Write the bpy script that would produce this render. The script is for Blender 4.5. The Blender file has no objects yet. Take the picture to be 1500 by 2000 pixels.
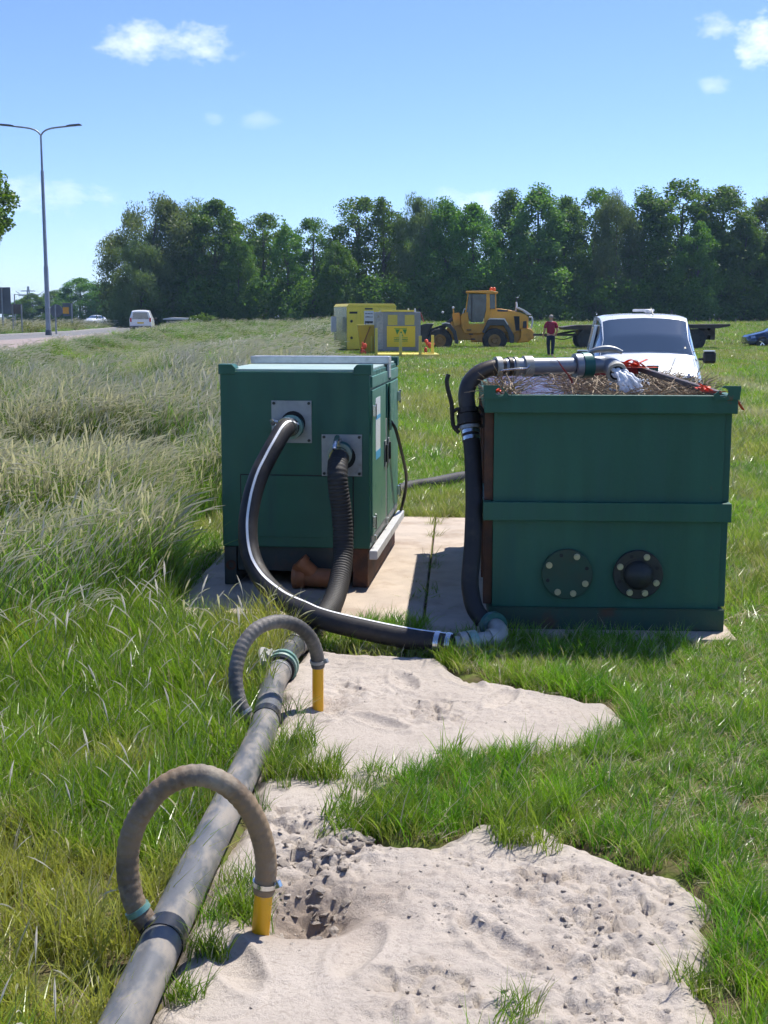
import bpy, bmesh, math, random
import numpy as np
from mathutils import Vector, Matrix
random.seed(7); RNG = np.random.default_rng(11)
sc = bpy.context.scene
COL = sc.collection
R = math.radians
# ------------------------------------------------------------------ camera
CAM_H = 1.75; FPX = 2500.0; TH = math.atan(382/2500.0)
cd = bpy.data.cameras.new('camera'); cam = bpy.data.objects.new('camera', cd); COL.objects.link(cam)
cam.location = (0, 0, CAM_H); cam.rotation_euler = (math.pi/2-TH, 0, 0)
cd.sensor_fit = 'VERTICAL'; cd.sensor_height = 24.0; cd.lens = 24.0*FPX/2000.0
cd.clip_start = 0.05; cd.clip_end = 6000
sc.camera = cam
sc.render.resolution_x = 768; sc.render.resolution_y = 1024
# ------------------------------------------------------------------ light
SUN_EL, SUN_AZ = R(60), R(39)          # azimuth clockwise from +Y (the view)
sd = bpy.data.lights.new('sun', 'SUN'); sun = bpy.data.objects.new('sun', sd); COL.objects.link(sun)
sd.energy = 4.8; sd.angle = R(0.53); sd.color = (1.0, 0.955, 0.88)
_s = Vector((math.cos(SUN_EL)*math.sin(SUN_AZ), math.cos(SUN_EL)*math.cos(SUN_AZ), math.sin(SUN_EL)))
sun.rotation_euler = _s.to_track_quat('Z', 'Y').to_euler(); sun.location = (10, 10, 30)
sc.view_settings.view_transform = 'Standard'; sc.view_settings.look = 'None'
sc.view_settings.gamma = 1.0; sc.view_settings.exposure = 0.56
try: sc.view_settings.use_curve_mapping = False
except Exception: pass
sc.cycles.use_adaptive_sampling = True; sc.cycles.adaptive_threshold = 0.03; sc.cycles.adaptive_min_samples = 24
sc.cycles.max_bounces = 4; sc.cycles.transparent_max_bounces = 8; sc.cycles.diffuse_bounces = 2
sc.cycles.glossy_bounces = 2; sc.cycles.transmission_bounces = 3; sc.cycles.volume_bounces = 0
sc.cycles.caustics_reflective = False; sc.cycles.caustics_refractive = False
# ------------------------------------------------------------------ pixel <-> world helpers (photo is 1500 x 2000)
_c, _sn = math.cos(TH), math.sin(TH)
def ray(px, py):
    u = (px-750)/FPX; v = (py-1000)/FPX
    return Vector((u, _c-v*_sn, -(_sn+v*_c)))
def P(px, py, z=0.0):                    # where the line of sight meets height z
    d = ray(px, py); t = (z-CAM_H)/d.z; return Vector((d.x*t, d.y*t, z))
def D(px, py, Y):                        # ... meets distance Y
    d = ray(px, py); t = Y/d.y; return Vector((d.x*t, Y, CAM_H+d.z*t))
# ------------------------------------------------------------------ world: sky and a few fair-weather clouds
w = bpy.data.worlds.new('World'); sc.world = w; w.use_nodes = True
nt = w.node_tree; N = nt.nodes; L = nt.links; N.clear()
out = N.new('ShaderNodeOutputWorld'); bg = N.new('ShaderNodeBackground'); bg.inputs[1].default_value = 0.137
sky = N.new('ShaderNodeTexSky'); sky.sky_type = 'NISHITA'; sky.sun_disc = False
sky.sun_elevation = SUN_EL; sky.sun_rotation = SUN_AZ; sky.altitude = 0
sky.air_density = 0.75; sky.dust_density = 0.15; sky.ozone_density = 5.0
tc = N.new('ShaderNodeTexCoord'); sep = N.new('ShaderNodeSeparateXYZ'); L.new(tc.outputs['Generated'], sep.inputs[0])
def mth(op, a, b=None, c=None):
    n = N.new('ShaderNodeMath'); n.operation = op
    for i, x in enumerate((a, b, c)):
        if x is None: continue
        if isinstance(x, (int, float)): n.inputs[i].default_value = x
        else: L.new(x, n.inputs[i])
    return n.outputs[0]
az = mth('ARCTAN2', sep.outputs[0], sep.outputs[1]); el = mth('ARCSINE', sep.outputs[2])
def wnoise(scale, detail, rough=0.6):
    n = N.new('ShaderNodeTexNoise'); n.inputs['Scale'].default_value = scale; n.inputs['Detail'].default_value = detail
    n.inputs['Roughness'].default_value = rough; L.new(cvec, n.inputs['Vector']); return n.outputs[0]
comb = N.new('ShaderNodeCombineXYZ'); L.new(az, comb.inputs[0]); L.new(mth('MULTIPLY', el, 1.7), comb.inputs[1]); cvec = comb.outputs[0]
n1 = wnoise(24, 7, .62); n2 = wnoise(70, 6, .65)
dens = None
# px, py, half width px, half height px, strength
CLOUDS = [(272, 88, 95, 42, .9), (385, 84, 85, 38, .95), (330, 100, 150, 22, .6), (1395, 50, 42, 26, .75), (1490, 85, 62, 58, 1.25),
          (1402, 166, 34, 18, .55), (416, 236, 22, 18, .3), (508, 236, 48, 18, .3), (90, 385, 140, 36, .62), (955, 402, 66, 32, .85), (868, 380, 48, 18, .35), (200, 465, 90, 22, .2)]
for (px, py, hw, hh, st) in CLOUDS:
    d = ray(px, py).normalized(); a0 = math.atan2(d.x, d.y); e0 = math.asin(d.z)
    dx = mth('MULTIPLY', mth('SUBTRACT', az, a0), FPX/hw); dy = mth('MULTIPLY', mth('SUBTRACT', el, e0), FPX/hh)
    r2 = mth('ADD', mth('MULTIPLY', dx, dx), mth('MULTIPLY', dy, dy))
    g = mth('SUBTRACT', 1.0, r2)
    k = mth('MULTIPLY', mth('ADD', g, mth('ADD', mth('MULTIPLY_ADD', n1, 3.6, -1.9), mth('MULTIPLY_ADD', n2, 2.2, -1.15))), st*.50)
    gate = mth('MULTIPLY_ADD', r2, -0.45, 1.35); ng = N.new('ShaderNodeClamp'); L.new(gate, ng.inputs[0])
    nk = N.new('ShaderNodeClamp'); L.new(k, nk.inputs[0]); nk.inputs['Max'].default_value = min(1, st)
    q = mth('MULTIPLY', nk.outputs[0], ng.outputs[0])
    dens = q if dens is None else mth('MAXIMUM', dens, q)
mixc = N.new('ShaderNodeMix'); mixc.data_type = 'RGBA'
sat = N.new('ShaderNodeHueSaturation'); sat.inputs['Saturation'].default_value = 1.0; sat.inputs['Value'].default_value = 1.0
wb = N.new('ShaderNodeMix'); wb.data_type = 'RGBA'; wb.blend_type = 'MULTIPLY'; wb.inputs['Factor'].default_value = 1; wb.inputs['B'].default_value = (.80, .825, 1.01, 1)
L.new(sky.outputs[0], wb.inputs['A']); L.new(wb.outputs['Result'], sat.inputs['Color'])
L.new(dens, mixc.inputs['Factor']); L.new(sat.outputs[0], mixc.inputs['A']); mixc.inputs['B'].default_value = (6.4, 6.9, 7.3, 1)
L.new(mixc.outputs['Result'], bg.inputs[0]); L.new(bg.outputs[0], out.inputs[0])

# ------------------------------------------------------------------ materials
MATS = {}
def mat(name, col, rough=.5, metal=0., spec=.5, col2=None, vs=6., vmin=.35, vmax=.65, bump=0., bs=60., coat=0., stretch=None, dirt=None, ds=3., dmin=.5, dmax=.7, detail=5., emit=None, dstretch=None, spots=None):
    m = bpy.data.materials.new(name); m.use_nodes = True; t = m.node_tree; n = t.nodes; l = t.links
    b = n['Principled BSDF']; b.inputs['Base Color'].default_value = (*col, 1); b.inputs['Roughness'].default_value = rough
    b.inputs['Metallic'].default_value = metal; b.inputs['Specular IOR Level'].default_value = spec
    b.inputs['Coat Weight'].default_value = coat
    tcn = n.new('ShaderNodeTexCoord'); vec = tcn.outputs['Object']
    def noise(scale, vec_in=None, det=detail):
        x = n.new('ShaderNodeTexNoise'); x.inputs['Scale'].default_value = scale; x.inputs['Detail'].default_value = det
        x.inputs['Roughness'].default_value = .62; l.new(vec_in or vec, x.inputs['Vector']); return x.outputs[0]
    def rng(x, a, c):
        r = n.new('ShaderNodeMapRange'); r.inputs[1].default_value = a; r.inputs[2].default_value = c; l.new(x, r.inputs[0]); return r.outputs[0]
    def mix(f, a, c):
        x = n.new('ShaderNodeMix'); x.data_type = 'RGBA'; l.new(f, x.inputs['Factor'])
        for s, q in (('A', a), ('B', c)):
            if isinstance(q, tuple): x.inputs[s].default_value = (*q, 1)
            else: l.new(q, x.inputs[s])
        return x.outputs['Result']
    cur = col
    if col2 is not None:
        v = vec
        if stretch:
            mp = n.new('ShaderNodeMapping'); mp.inputs['Scale'].default_value = stretch; l.new(vec, mp.inputs[0]); v = mp.outputs[0]
        cur = mix(rng(noise(vs, v), vmin, vmax), col, col2)
    if dirt is not None:
        dv = None
        if dstretch:
            mp2 = n.new('ShaderNodeMapping'); mp2.inputs['Scale'].default_value = dstretch; l.new(vec, mp2.inputs[0]); dv = mp2.outputs[0]
        f = rng(noise(ds, dv), dmin, dmax); cur = mix(f, cur if not isinstance(cur, tuple) else cur, dirt)
        rr = n.new('ShaderNodeMapRange'); rr.inputs[3].default_value = rough; rr.inputs[4].default_value = .85; l.new(f, rr.inputs[0]); l.new(rr.outputs[0], b.inputs['Roughness'])
        if metal > 0:
            mm = n.new('ShaderNodeMapRange'); mm.inputs[3].default_value = metal; mm.inputs[4].default_value = 0; l.new(f, mm.inputs[0]); l.new(mm.outputs[0], b.inputs['Metallic'])
    if spots is not None: cur = mix(rng(noise(spots[1], None, 8.), spots[2], spots[2]+.05), cur, spots[0])
    if not isinstance(cur, tuple): l.new(cur, b.inputs['Base Color'])
    if bump:
        bn = n.new('ShaderNodeBump'); bn.inputs['Strength'].default_value = bump; bn.inputs['Distance'].default_value = .01
        l.new(noise(bs), bn.inputs['Height']); l.new(bn.outputs[0], b.inputs['Normal'])
    if emit:
        b.inputs['Emission Color'].default_value = (*emit[0], 1); b.inputs['Emission Strength'].default_value = emit[1]
    MATS[name] = m; return m
mat('pump_paint', (.009, .086, .052), .42, col2=(.013, .106, .064), vs=2.5, bump=.05, bs=220, dirt=(.03, .085, .062), ds=2, dmin=.48, dmax=.8, dstretch=(5, 5, .5), spots=((.10, .085, .06), 11., .70))
mat('pump_sunlit_side', (.08, .22, .15), .4, col2=(.055, .18, .125), vs=2.5, bump=.04, bs=220, dirt=(.10, .2, .15), ds=5, dmin=.55, dmax=.8)  # lighter green puts the sunlight on the pump's right side into its colour
mat('roof_faded', (.30, .42, .36), .45, col2=(.38, .48, .42), vs=5, dirt=(.2, .2, .15), ds=4, dmin=.6, dmax=.8)
mat('tank_paint', (.010, .086, .052), .5, col2=(.015, .108, .066), vs=3, bump=.12, bs=40, dirt=(.035, .105, .078), ds=1.6, dmin=.50, dmax=.85, dstretch=(9, 9, .35), stretch=(2.5, 2.5, .25), spots=((.13, .062, .03), 7., .675))
mat('rust_steel', (.13, .05, .022), .75, .1, col2=(.05, .028, .02), vs=7, bump=.3, bs=60)
mat('rust_green', (.02, .07, .042), .65, col2=(.035, .062, .036), vs=6, bump=.2, bs=60, dirt=(.10, .05, .025), ds=5, dmin=.55, dmax=.75)
mat('skid_dark', (.030, .042, .036), .65, col2=(.045, .05, .042), vs=5, bump=.15, bs=60, dirt=(.09, .06, .04), ds=5, dmin=.56, dmax=.75)
mat('dark_flange', (.022, .028, .03), .55, .2, col2=(.045, .04, .03), vs=9, bump=.15, bs=80)
mat('galvanised', (.50, .51, .52), .38, .85, col2=(.38, .39, .40), vs=14, bump=.05, bs=40, dirt=(.24, .22, .18), ds=6, dmin=.62, dmax=.85)
mat('galv_dull', (.36, .37, .37), .5, .6, col2=(.27, .28, .285), vs=10, dirt=(.22, .18, .1), ds=5, dmin=.58, dmax=.8)
mat('galv_bright', (.60, .60, .59), .45, .15, col2=(.50, .50, .50), vs=12, dirt=(.35, .33, .3), ds=8, dmin=.6, dmax=.85)
mat('zinc_bright', (.62, .63, .62), .25, 1.0)
mat('bolt_zinc', (.42, .40, .30), .4, .8)
mat('rubber', (.024, .022, .021), .68, col2=(.032, .028, .024), vs=7, bump=.2, bs=90, dirt=(.075, .06, .045), ds=5, dmin=.58, dmax=.85)
mat('rubber_smooth', (.018, .017, .018), .55, 0, .35, col2=(.028, .025, .024), vs=5, bump=.12, bs=150, dirt=(.085, .07, .055), ds=6, dmin=.52, dmax=.85)
mat('rubber_brown', (.24, .165, .095), .62, col2=(.075, .058, .045), vs=4, vmin=.42, vmax=.58, bump=.3, bs=80, dirt=(.34, .29, .22), ds=5, dmin=.5, dmax=.66)
mat('rubber_grey', (.19, .17, .145), .6, col2=(.05, .046, .042), vs=4, vmin=.4, vmax=.6, bump=.3, bs=80, dirt=(.15, .08, .035), ds=6, dmin=.55, dmax=.75)
mat('white_stripe', (.8, .8, .8), .4)
mat('header_plastic', (.085, .09, .095), .42, col2=(.13, .13, .13), vs=5, stretch=(3, .6, 3), bump=.1, bs=50, dirt=(.25, .22, .185), ds=6, dmin=.46, dmax=.62, dstretch=(1.6, .7, 1.6), detail=9)
mat('header_dark', (.045, .05, .05), .45, col2=(.075, .078, .075), vs=6, dirt=(.30, .26, .22), ds=8, dmin=.55, dmax=.75)
mat('sleeve_black', (.013, .014, .018), .38, dirt=(.09, .08, .065), ds=10, dmin=.55, dmax=.8)
mat('yellow_pvc', (.80, .42, .006), .36, col2=(.74, .37, .005), vs=5, dirt=(.42, .32, .2), ds=9, dmin=.55, dmax=.75)
mat('teal_metal', (.14, .30, .25), .4, .4, col2=(.30, .42, .36), vs=9, dirt=(.4, .4, .34), ds=9, dmin=.5, dmax=.7)
mat('teal_dark', (.015, .10, .085), .42, .1, col2=(.03, .14, .12), vs=7, dirt=(.2, .22, .2), ds=10, dmin=.6, dmax=.8)
mat('coupling_grey', (.42, .41, .37), .5, .2, col2=(.30, .29, .25), vs=9)
mat('black_iron', (.018, .016, .016), .5, .3, col2=(.04, .03, .025), vs=8)
mat('bronze_iron', (.05, .043, .038), .42, .45, col2=(.085, .07, .055), vs=6, bump=.15, bs=50)
mat('pipe_bluegrey', (.20, .225, .26), .36, .25, col2=(.27, .29, .32), vs=6, dirt=(.2, .16, .12), ds=6, dmin=.6, dmax=.8)
mat('concrete', (.50, .41, .32), .85, col2=(.40, .33, .265), vs=4.5, bump=.3, bs=70, dirt=(.30, .225, .16), ds=2.6, dmin=.5, dmax=.7, detail=8)
mat('terracotta', (.40, .15, .055), .55, col2=(.30, .11, .04), vs=10)
mat('straw', (.40, .30, .17), .7, col2=(.20, .13, .075), vs=30, vmin=.4, vmax=.6)
mat('orange_strap', (.80, .09, .03), .55)
mat('red_strap', (.42, .04, .03), .55, col2=(.25, .03, .03), vs=12)
mat('grate_steel', (.05, .045, .045), .55, .4, col2=(.10, .06, .04), vs=14)
mat('plastic_black', (.012, .012, .013), .45)
mat('sticker_white', (.78, .80, .80), .4); mat('sticker_blue', (.07, .40, .72), .4)
mat('gen_yellow', (.86, .68, .08), .4, col2=(.80, .62, .07), vs=1.5, dirt=(.38, .30, .06), ds=1.3, dmin=.6, dmax=.85)
mat('gen_end', (.23, .25, .16), .22, .55, col2=(.40, .37, .18), vs=1.0, vmin=.4, vmax=.6)
mat('bin_yellow', (.72, .44, .012), .42); mat('post_yellow', (.70, .56, .10), .45)
mat('tank_grey', (.25, .27, .285), .45, .3, col2=(.21, .22, .23), vs=2)
mat('sign_yellow', (.78, .55, .02), .4); mat('mesh_yellow', (.52, .45, .10), .5, col2=(.42, .38, .1), vs=30)
mat('logo_green', (.03, .24, .035), .5); mat('dark_void', (.006, .006, .007), .6)
mat('loader_yellow', (.76, .36, .035), .42, col2=(.68, .31, .03), vs=1.5, dirt=(.26, .14, .04), ds=1.5, dmin=.58, dmax=.8)
mat('loader_rim', (.30, .17, .05), .6, dirt=(.2, .14, .08), ds=3)
mat('tyre', (.018, .018, .018), .8, col2=(.05, .045, .04), vs=6); mat('loader_dark', (.028, .03, .034), .5)
mat('loader_glass', (.05, .09, .11), .08, 0, .6, col2=(.02, .035, .045), vs=1.2); mat('fender_grey', (.05, .052, .058), .45)
mat('light_grey', (.62, .63, .64), .4); mat('beacon_orange', (.75, .12, .015), .3)
mat('glass_dark', (.05, .075, .11), .03, 0, 1.0, coat=1.0); mat('car_white', (.74, .76, .78), .25, 0, .5, coat=.6)
mat('car_blue', (.010, .03, .075), .25, .3, .5, coat=.8); mat('chrome', (.6, .6, .62), .15, 1.0)
mat('tail_red', (.5, .015, .01), .3); mat('brake_red', (.6, .03, .01), .3, emit=((1, .12, .03), 3.0)); mat('plate_yellow', (.75, .5, .02), .5)
mat('trailer_dark', (.035, .03, .03), .6, col2=(.075, .045, .035), vs=3); mat('lamp_post_steel', (.30, .32, .34), .45, .5, col2=(.24, .25, .26), vs=2)
mat('lamp_head', (.10, .105, .115), .5); mat('sign_back', (.13, .145, .165), .55, .2, col2=(.10, .11, .12), vs=1); mat('sign_back_brown', (.17, .15, .15), .6)
mat('sign_orange', (.75, .33, .03), .5); mat('shed_wall', (.16, .17, .19), .7); mat('shed_roof', (.70, .70, .70), .5)
mat('wood_post', (.12, .09, .065), .8, col2=(.2, .17, .13), vs=4); mat('bark', (.085, .07, .055), .9, col2=(.15, .135, .115), vs=3)
mat('dead_wood', (.22, .19, .17), .9); mat('asphalt', (.14, .14, .145), .85, col2=(.18, .175, .17), vs=1.5, bump=.2, bs=30)
mat('brick_paving', (.25, .195, .18), .85, col2=(.31, .25, .23), vs=2.2, bump=.2, bs=20); mat('kerb_stone', (.45, .43, .40), .8, col2=(.36, .35, .33), vs=2)
mat('shirt_red', (.34, .018, .05), .85, col2=(.28, .012, .04), vs=5); mat('jeans', (.018, .024, .05), .85); mat('skin', (.50, .27, .19), .6); mat('hair_grey', (.36, .32, .28), .8); mat('shoe', (.12, .10, .08), .7)
mat('wet_brown', (.05, .028, .018), .18, 0, .6, col2=(.10, .055, .035), vs=9, bump=.5, bs=18)

# ------------------------------------------------------------------ mesh helper
class MB:
    def __init__(s): s.v = []; s.f = []
    def quad_box(s, x0, x1, y0, y1, z0, z1, M4=None):
        b = len(s.v); p = [Vector(q) for q in ((x0,y0,z0),(x1,y0,z0),(x1,y1,z0),(x0,y1,z0),(x0,y0,z1),(x1,y0,z1),(x1,y1,z1),(x0,y1,z1))]
        if M4 is not None: p = [M4 @ q for q in p]
        s.v += p; s.f += [(b,b+3,b+2,b+1),(b+4,b+5,b+6,b+7),(b,b+1,b+5,b+4),(b+1,b+2,b+6,b+5),(b+2,b+3,b+7,b+6),(b+3,b,b+4,b+7)]; return s
    box = quad_box
    def bar(s, a, b, w, h=None, up=(0,0,1)):
        a, b = Vector(a), Vector(b); d = (b-a); ln = d.length; d.normalize(); up = Vector(up)
        if abs(d.dot(up)) > .99: up = Vector((0,1,0))
        x = d.cross(up).normalized(); z = x.cross(d); h = h or w
        M4 = Matrix(((x.x,d.x,z.x,a.x),(x.y,d.y,z.y,a.y),(x.z,d.z,z.z,a.z),(0,0,0,1)))
        return s.box(-w/2, w/2, 0, ln, -h/2, h/2, M4)
    def tube(s, pts, r, n=12, caps=True):
        pts = [Vector(p) for p in pts]; m = len(pts); rs = r if hasattr(r, '__len__') else [r]*m
        tan = [(pts[min(i+1,m-1)]-pts[max(i-1,0)]).normalized() for i in range(m)]
        nrm = tan[0].orthogonal().normalized(); b0 = len(s.v)
        for i in range(m):
            nrm = (nrm - tan[i]*nrm.dot(tan[i]))
            nrm = nrm.normalized() if nrm.length > 1e-6 else tan[i].orthogonal().normalized()
            bi = tan[i].cross(nrm)
            for k in range(n):
                a = 2*math.pi*k/n; s.v.append(pts[i] + (nrm*math.cos(a)+bi*math.sin(a))*rs[i])
        for i in range(m-1):
            for k in range(n):
                k2 = (k+1) % n; s.f.append((b0+i*n+k, b0+i*n+k2, b0+(i+1)*n+k2, b0+(i+1)*n+k))
        if caps:
            s.f.append(tuple(b0+k for k in reversed(range(n)))); s.f.append(tuple(b0+(m-1)*n+k for k in range(n)))
        return s
    def cyl(s, a, b, r0, r1=None, n=16): return s.tube([a, b], [r0, r0 if r1 is None else r1], n)
    def ring(s, c, axis, ro, ri, h, n=24):
        c = Vector(c); ax = Vector(axis).normalized(); x = ax.orthogonal().normalized(); y = ax.cross(x); b = len(s.v)
        for (r, o) in ((ro,-h/2),(ro,h/2),(ri,h/2),(ri,-h/2)):
            for k in range(n):
                t = 2*math.pi*k/n; s.v.append(c+ax*o+(x*math.cos(t)+y*math.sin(t))*r)
        for q in range(4):
            for k in range(n):
                k2 = (k+1)%n; q2 = (q+1)%4; s.f.append((b+q*n+k, b+q*n+k2, b+q2*n+k2, b+q2*n+k))
        return s
    def sphere(s, c, r, n=12, m=8, sq=(1,1,1)):
        c = Vector(c); b = len(s.v)
        for i in range(1, m):
            t = math.pi*i/m
            for k in range(n):
                a = 2*math.pi*k/n; s.v.append(c+Vector((math.sin(t)*math.cos(a)*r*sq[0], math.sin(t)*math.sin(a)*r*sq[1], math.cos(t)*r*sq[2])))
        s.v += [c+Vector((0,0,r*sq[2])), c-Vector((0,0,r*sq[2]))]; t0, t1 = len(s.v)-2, len(s.v)-1
        for i in range(m-2):
            for k in range(n):
                k2 = (k+1)%n; s.f.append((b+i*n+k, b+(i+1)*n+k, b+(i+1)*n+k2, b+i*n+k2))
        for k in range(n):
            k2 = (k+1)%n; s.f.append((t0, b+k, b+k2)); s.f.append((t1, b+(m-2)*n+k2, b+(m-2)*n+k))
        return s
    def prism(s, poly, d0, d1, axis='y'):
        """poly: (a,b) points; axis y: (x,z) outline pushed along y; axis x: (y,z); axis z: (x,y)"""
        n = len(poly); b = len(s.v)
        mk = {'y': lambda p, d: (p[0], d, p[1]), 'x': lambda p, d: (d, p[0], p[1]), 'z': lambda p, d: (p[0], p[1], d)}[axis]
        s.v += [Vector(mk(p, d0)) for p in poly] + [Vector(mk(p, d1)) for p in poly]
        s.f.append(tuple(range(b, b+n))); s.f.append(tuple(range(b+2*n-1, b+n-1, -1)))
        for k in range(n):
            k2 = (k+1) % n; s.f.append((b+k, b+k2, b+n+k2, b+n+k))
        return s
    def mesh(s, name):
        me = bpy.data.meshes.new(name); me.from_pydata([tuple(q) for q in s.v], [], s.f)
        bm = bmesh.new(); bm.from_mesh(me); bmesh.ops.recalc_face_normals(bm, faces=bm.faces); bm.to_mesh(me); bm.free(); return me
    def build(s, name, m, parent=None, bev=0., smooth=False, label=None, world=False):
        if world and parent is not None:
            iv = parent.matrix_basis.inverted(); s.v = [iv @ Vector(q) for q in s.v]
        me = s.mesh(name); me.materials.append(MATS[m] if isinstance(m, str) else m)
        o = bpy.data.objects.new(name, me); COL.objects.link(o)
        if parent is not None: o.parent = parent
        if smooth:
            me.polygons.foreach_set('use_smooth', [True]*len(me.polygons))
            try: me.set_sharp_from_angle(angle=R(40))
            except Exception: pass
        if bev:
            bv = o.modifiers.new('bevel', 'BEVEL'); bv.width = bev; bv.segments = 2; bv.limit_method = 'ANGLE'; bv.angle_limit = R(35)
        if label: o['label'] = label
        return o
def thing(name, label, cat, loc=(0,0,0), rz=0., group=None):
    o = bpy.data.objects.new(name, None); COL.objects.link(o); o.location = loc; o.rotation_euler = (0, 0, rz)
    o.empty_display_size = .1; o['label'] = label; o['category'] = cat
    if group: o['group'] = group
    o.matrix_basis = Matrix.Translation(Vector(loc)) @ Matrix.Rotation(rz, 4, 'Z')
    return o
def tag(o, label, cat, group=None, kind=None):
    o['label'] = label
    if cat: o['category'] = cat
    if group: o['group'] = group
    if kind: o['kind'] = kind
    return o
def spline(pts, step=.02):
    pts = [Vector(p) for p in pts]; q = [pts[0]*2-pts[1]] + pts + [pts[-1]*2-pts[-2]]; res = []
    for i in range(1, len(q)-2):
        p0, p1, p2, p3 = q[i-1:i+3]; n = max(2, int((p2-p1).length/step))
        for k in range(n):
            t = k/n; res.append(.5*((2*p1)+(p2-p0)*t+(2*p0-5*p1+4*p2-p3)*t*t+(3*p1-p0-3*p2+p3)*t*t*t))
    res.append(pts[-1]); return res
def resample(pts, step):
    out = [pts[0]]; acc = 0.
    for a, b in zip(pts[:-1], pts[1:]):
        ln = (b-a).length; t = step-acc
        while t <= ln: out.append(a.lerp(b, t/ln)); t += step
        acc = (acc+ln) % step if ln+acc >= step else acc+ln
    out.append(pts[-1]); return out
def ribbed(pts, r, pitch, depth, n=16):
    """corrugated hose: radius follows a rib every pitch"""
    q = resample(spline(pts, .008), pitch/4); rs = [r*(1-depth*(1, .3, 0, .3)[i % 4]) for i in range(len(q))]
    return MB().tube(q, rs, n), q
# value noise (numpy)
_LAT = RNG.random((256, 256))
def vnoise(x, y):
    x = np.asarray(x, float); y = np.asarray(y, float); xi = np.floor(x).astype(int); yi = np.floor(y).astype(int)
    fx, fy = x-xi, y-yi; fx = fx*fx*(3-2*fx); fy = fy*fy*(3-2*fy)
    g = lambda a, b: _LAT[a & 255, b & 255]
    return (g(xi,yi)*(1-fx)+g(xi+1,yi)*fx)*(1-fy)+(g(xi,yi+1)*(1-fx)+g(xi+1,yi+1)*fx)*fy
def fbm(x, y, o=4):
    s = 0; a = .5
    for k in range(o): s = s+a*vnoise(x*2**k+17*k, y*2**k+31*k); a *= .5
    return s
def sstep(t): t = np.clip(t, 0, 1); return t*t*(3-2*t)
# ================================================================== SETTING
near_e = [(-9.0, 22), (-12.9, 43), (-15., 62.5), (-17.0, 84), (-19.2, 104), (-24.4, 142), (-34, 190), (-60, 280)]
def ground_z(x, y):
    x = np.asarray(x, float); y = np.asarray(y, float)
    far = 1.03*sstep((y-70)/80.); rx = np.interp(y, [q[1] for q in near_e], [q[0] for q in near_e])
    lm = sstep((rx+2.6-x)/2.3)*sstep((y-14)/12.)
    return far*(1-lm)+.5*lm
SAND = [[(250,2010),(300,1920),(340,1835),(375,1760),(410,1690),(450,1610),(490,1555),(600,1548),(690,1580),(760,1642),(850,1645),(920,1615),(1000,1592),(1060,1592),(1130,1642),(1250,1690),(1335,1700),(1402,1785),(1418,1870),(1405,1960),(1400,2110),(260,2110)],
        [(545,1308),(590,1268),(700,1280),(860,1287),(900,1312),(960,1330),(1070,1352),(1150,1372),(1205,1375),(1240,1412),(1150,1462),(1050,1478),(900,1490),(800,1522),(700,1545),(600,1560),(480,1530),(505,1430),(520,1365)],
        [(490,1500),(690,1480),(740,1540),(700,1600),(470,1620)]]
SANDW = [np.array([tuple(P(*q))[:2] for q in poly]) for poly in SAND]
def sdf(poly, x, y):
    d = np.full(x.shape, 1e9); ins = np.zeros(x.shape, bool); n = len(poly)
    for i in range(n):
        ax, ay = poly[i]; bx, by = poly[(i+1) % n]; ex, ey = bx-ax, by-ay
        t = np.clip(((x-ax)*ex+(y-ay)*ey)/(ex*ex+ey*ey), 0, 1); d = np.minimum(d, np.hypot(x-ax-t*ex, y-ay-t*ey))
        c = ((ay > y) != (by > y)) & (x < ex*(y-ay)/(ey+1e-12)+ax); ins ^= c
    return np.where(ins, d, -d)
def sand_s(x, y):
    x = np.asarray(x, float); y = np.asarray(y, float)
    s = np.maximum(np.maximum(sdf(SANDW[0], x, y), sdf(SANDW[1], x, y)), sdf(SANDW[2], x, y))
    return s+.07*(fbm(x*6, y*6, 4)-.47)*2
def axis_pts(lo, hi, a, b, st, gr):
    m = list(np.arange(a, b+1e-6, st)); p = b; d = st
    while p < hi: d *= gr; p += d; m.append(p)
    p = a; d = st
    while p > lo: d *= gr; p -= d; m.insert(0, p)
    return np.array(m)
def grid_mesh(name, X, Y, Z, m, smooth=True, keep=None):
    ny, nx = X.shape; v = np.stack([X, Y, Z], -1).reshape(-1, 3)
    i = np.arange(ny*nx).reshape(ny, nx); f = np.stack([i[:-1,:-1], i[:-1,1:], i[1:,1:], i[1:,:-1]], -1).reshape(-1, 4)
    if keep is not None:
        k = keep.reshape(-1); f = f[k[f].any(1)]
        u = np.unique(f); mp = np.zeros(len(v), int); mp[u] = np.arange(len(u)); v = v[u]; f = mp[f]
    me = bpy.data.meshes.new(name); me.from_pydata(v.tolist(), [], f.tolist()); me.materials.append(m)
    if smooth: me.polygons.foreach_set('use_smooth', [True]*len(me.polygons))
    o = bpy.data.objects.new(name, me); COL.objects.link(o); return o
def nodes_mat(name):
    m = bpy.data.materials.new(name); m.use_nodes = True; MATS[name] = m; return m, m.node_tree.nodes, m.node_tree.links
def nz(n, l, vec, scale, det=5., rough=.6):
    x = n.new('ShaderNodeTexNoise'); x.inputs['Scale'].default_value = scale; x.inputs['Detail'].default_value = det; x.inputs['Roughness'].default_value = rough
    l.new(vec, x.inputs['Vector']); return x.outputs[0]
def mr(n, l, x, a, b, c=0., d=1.):
    r = n.new('ShaderNodeMapRange'); r.inputs[1].default_value = a; r.inputs[2].default_value = b; r.inputs[3].default_value = c; r.inputs[4].default_value = d; l.new(x, r.inputs[0]); return r.outputs[0]
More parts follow.
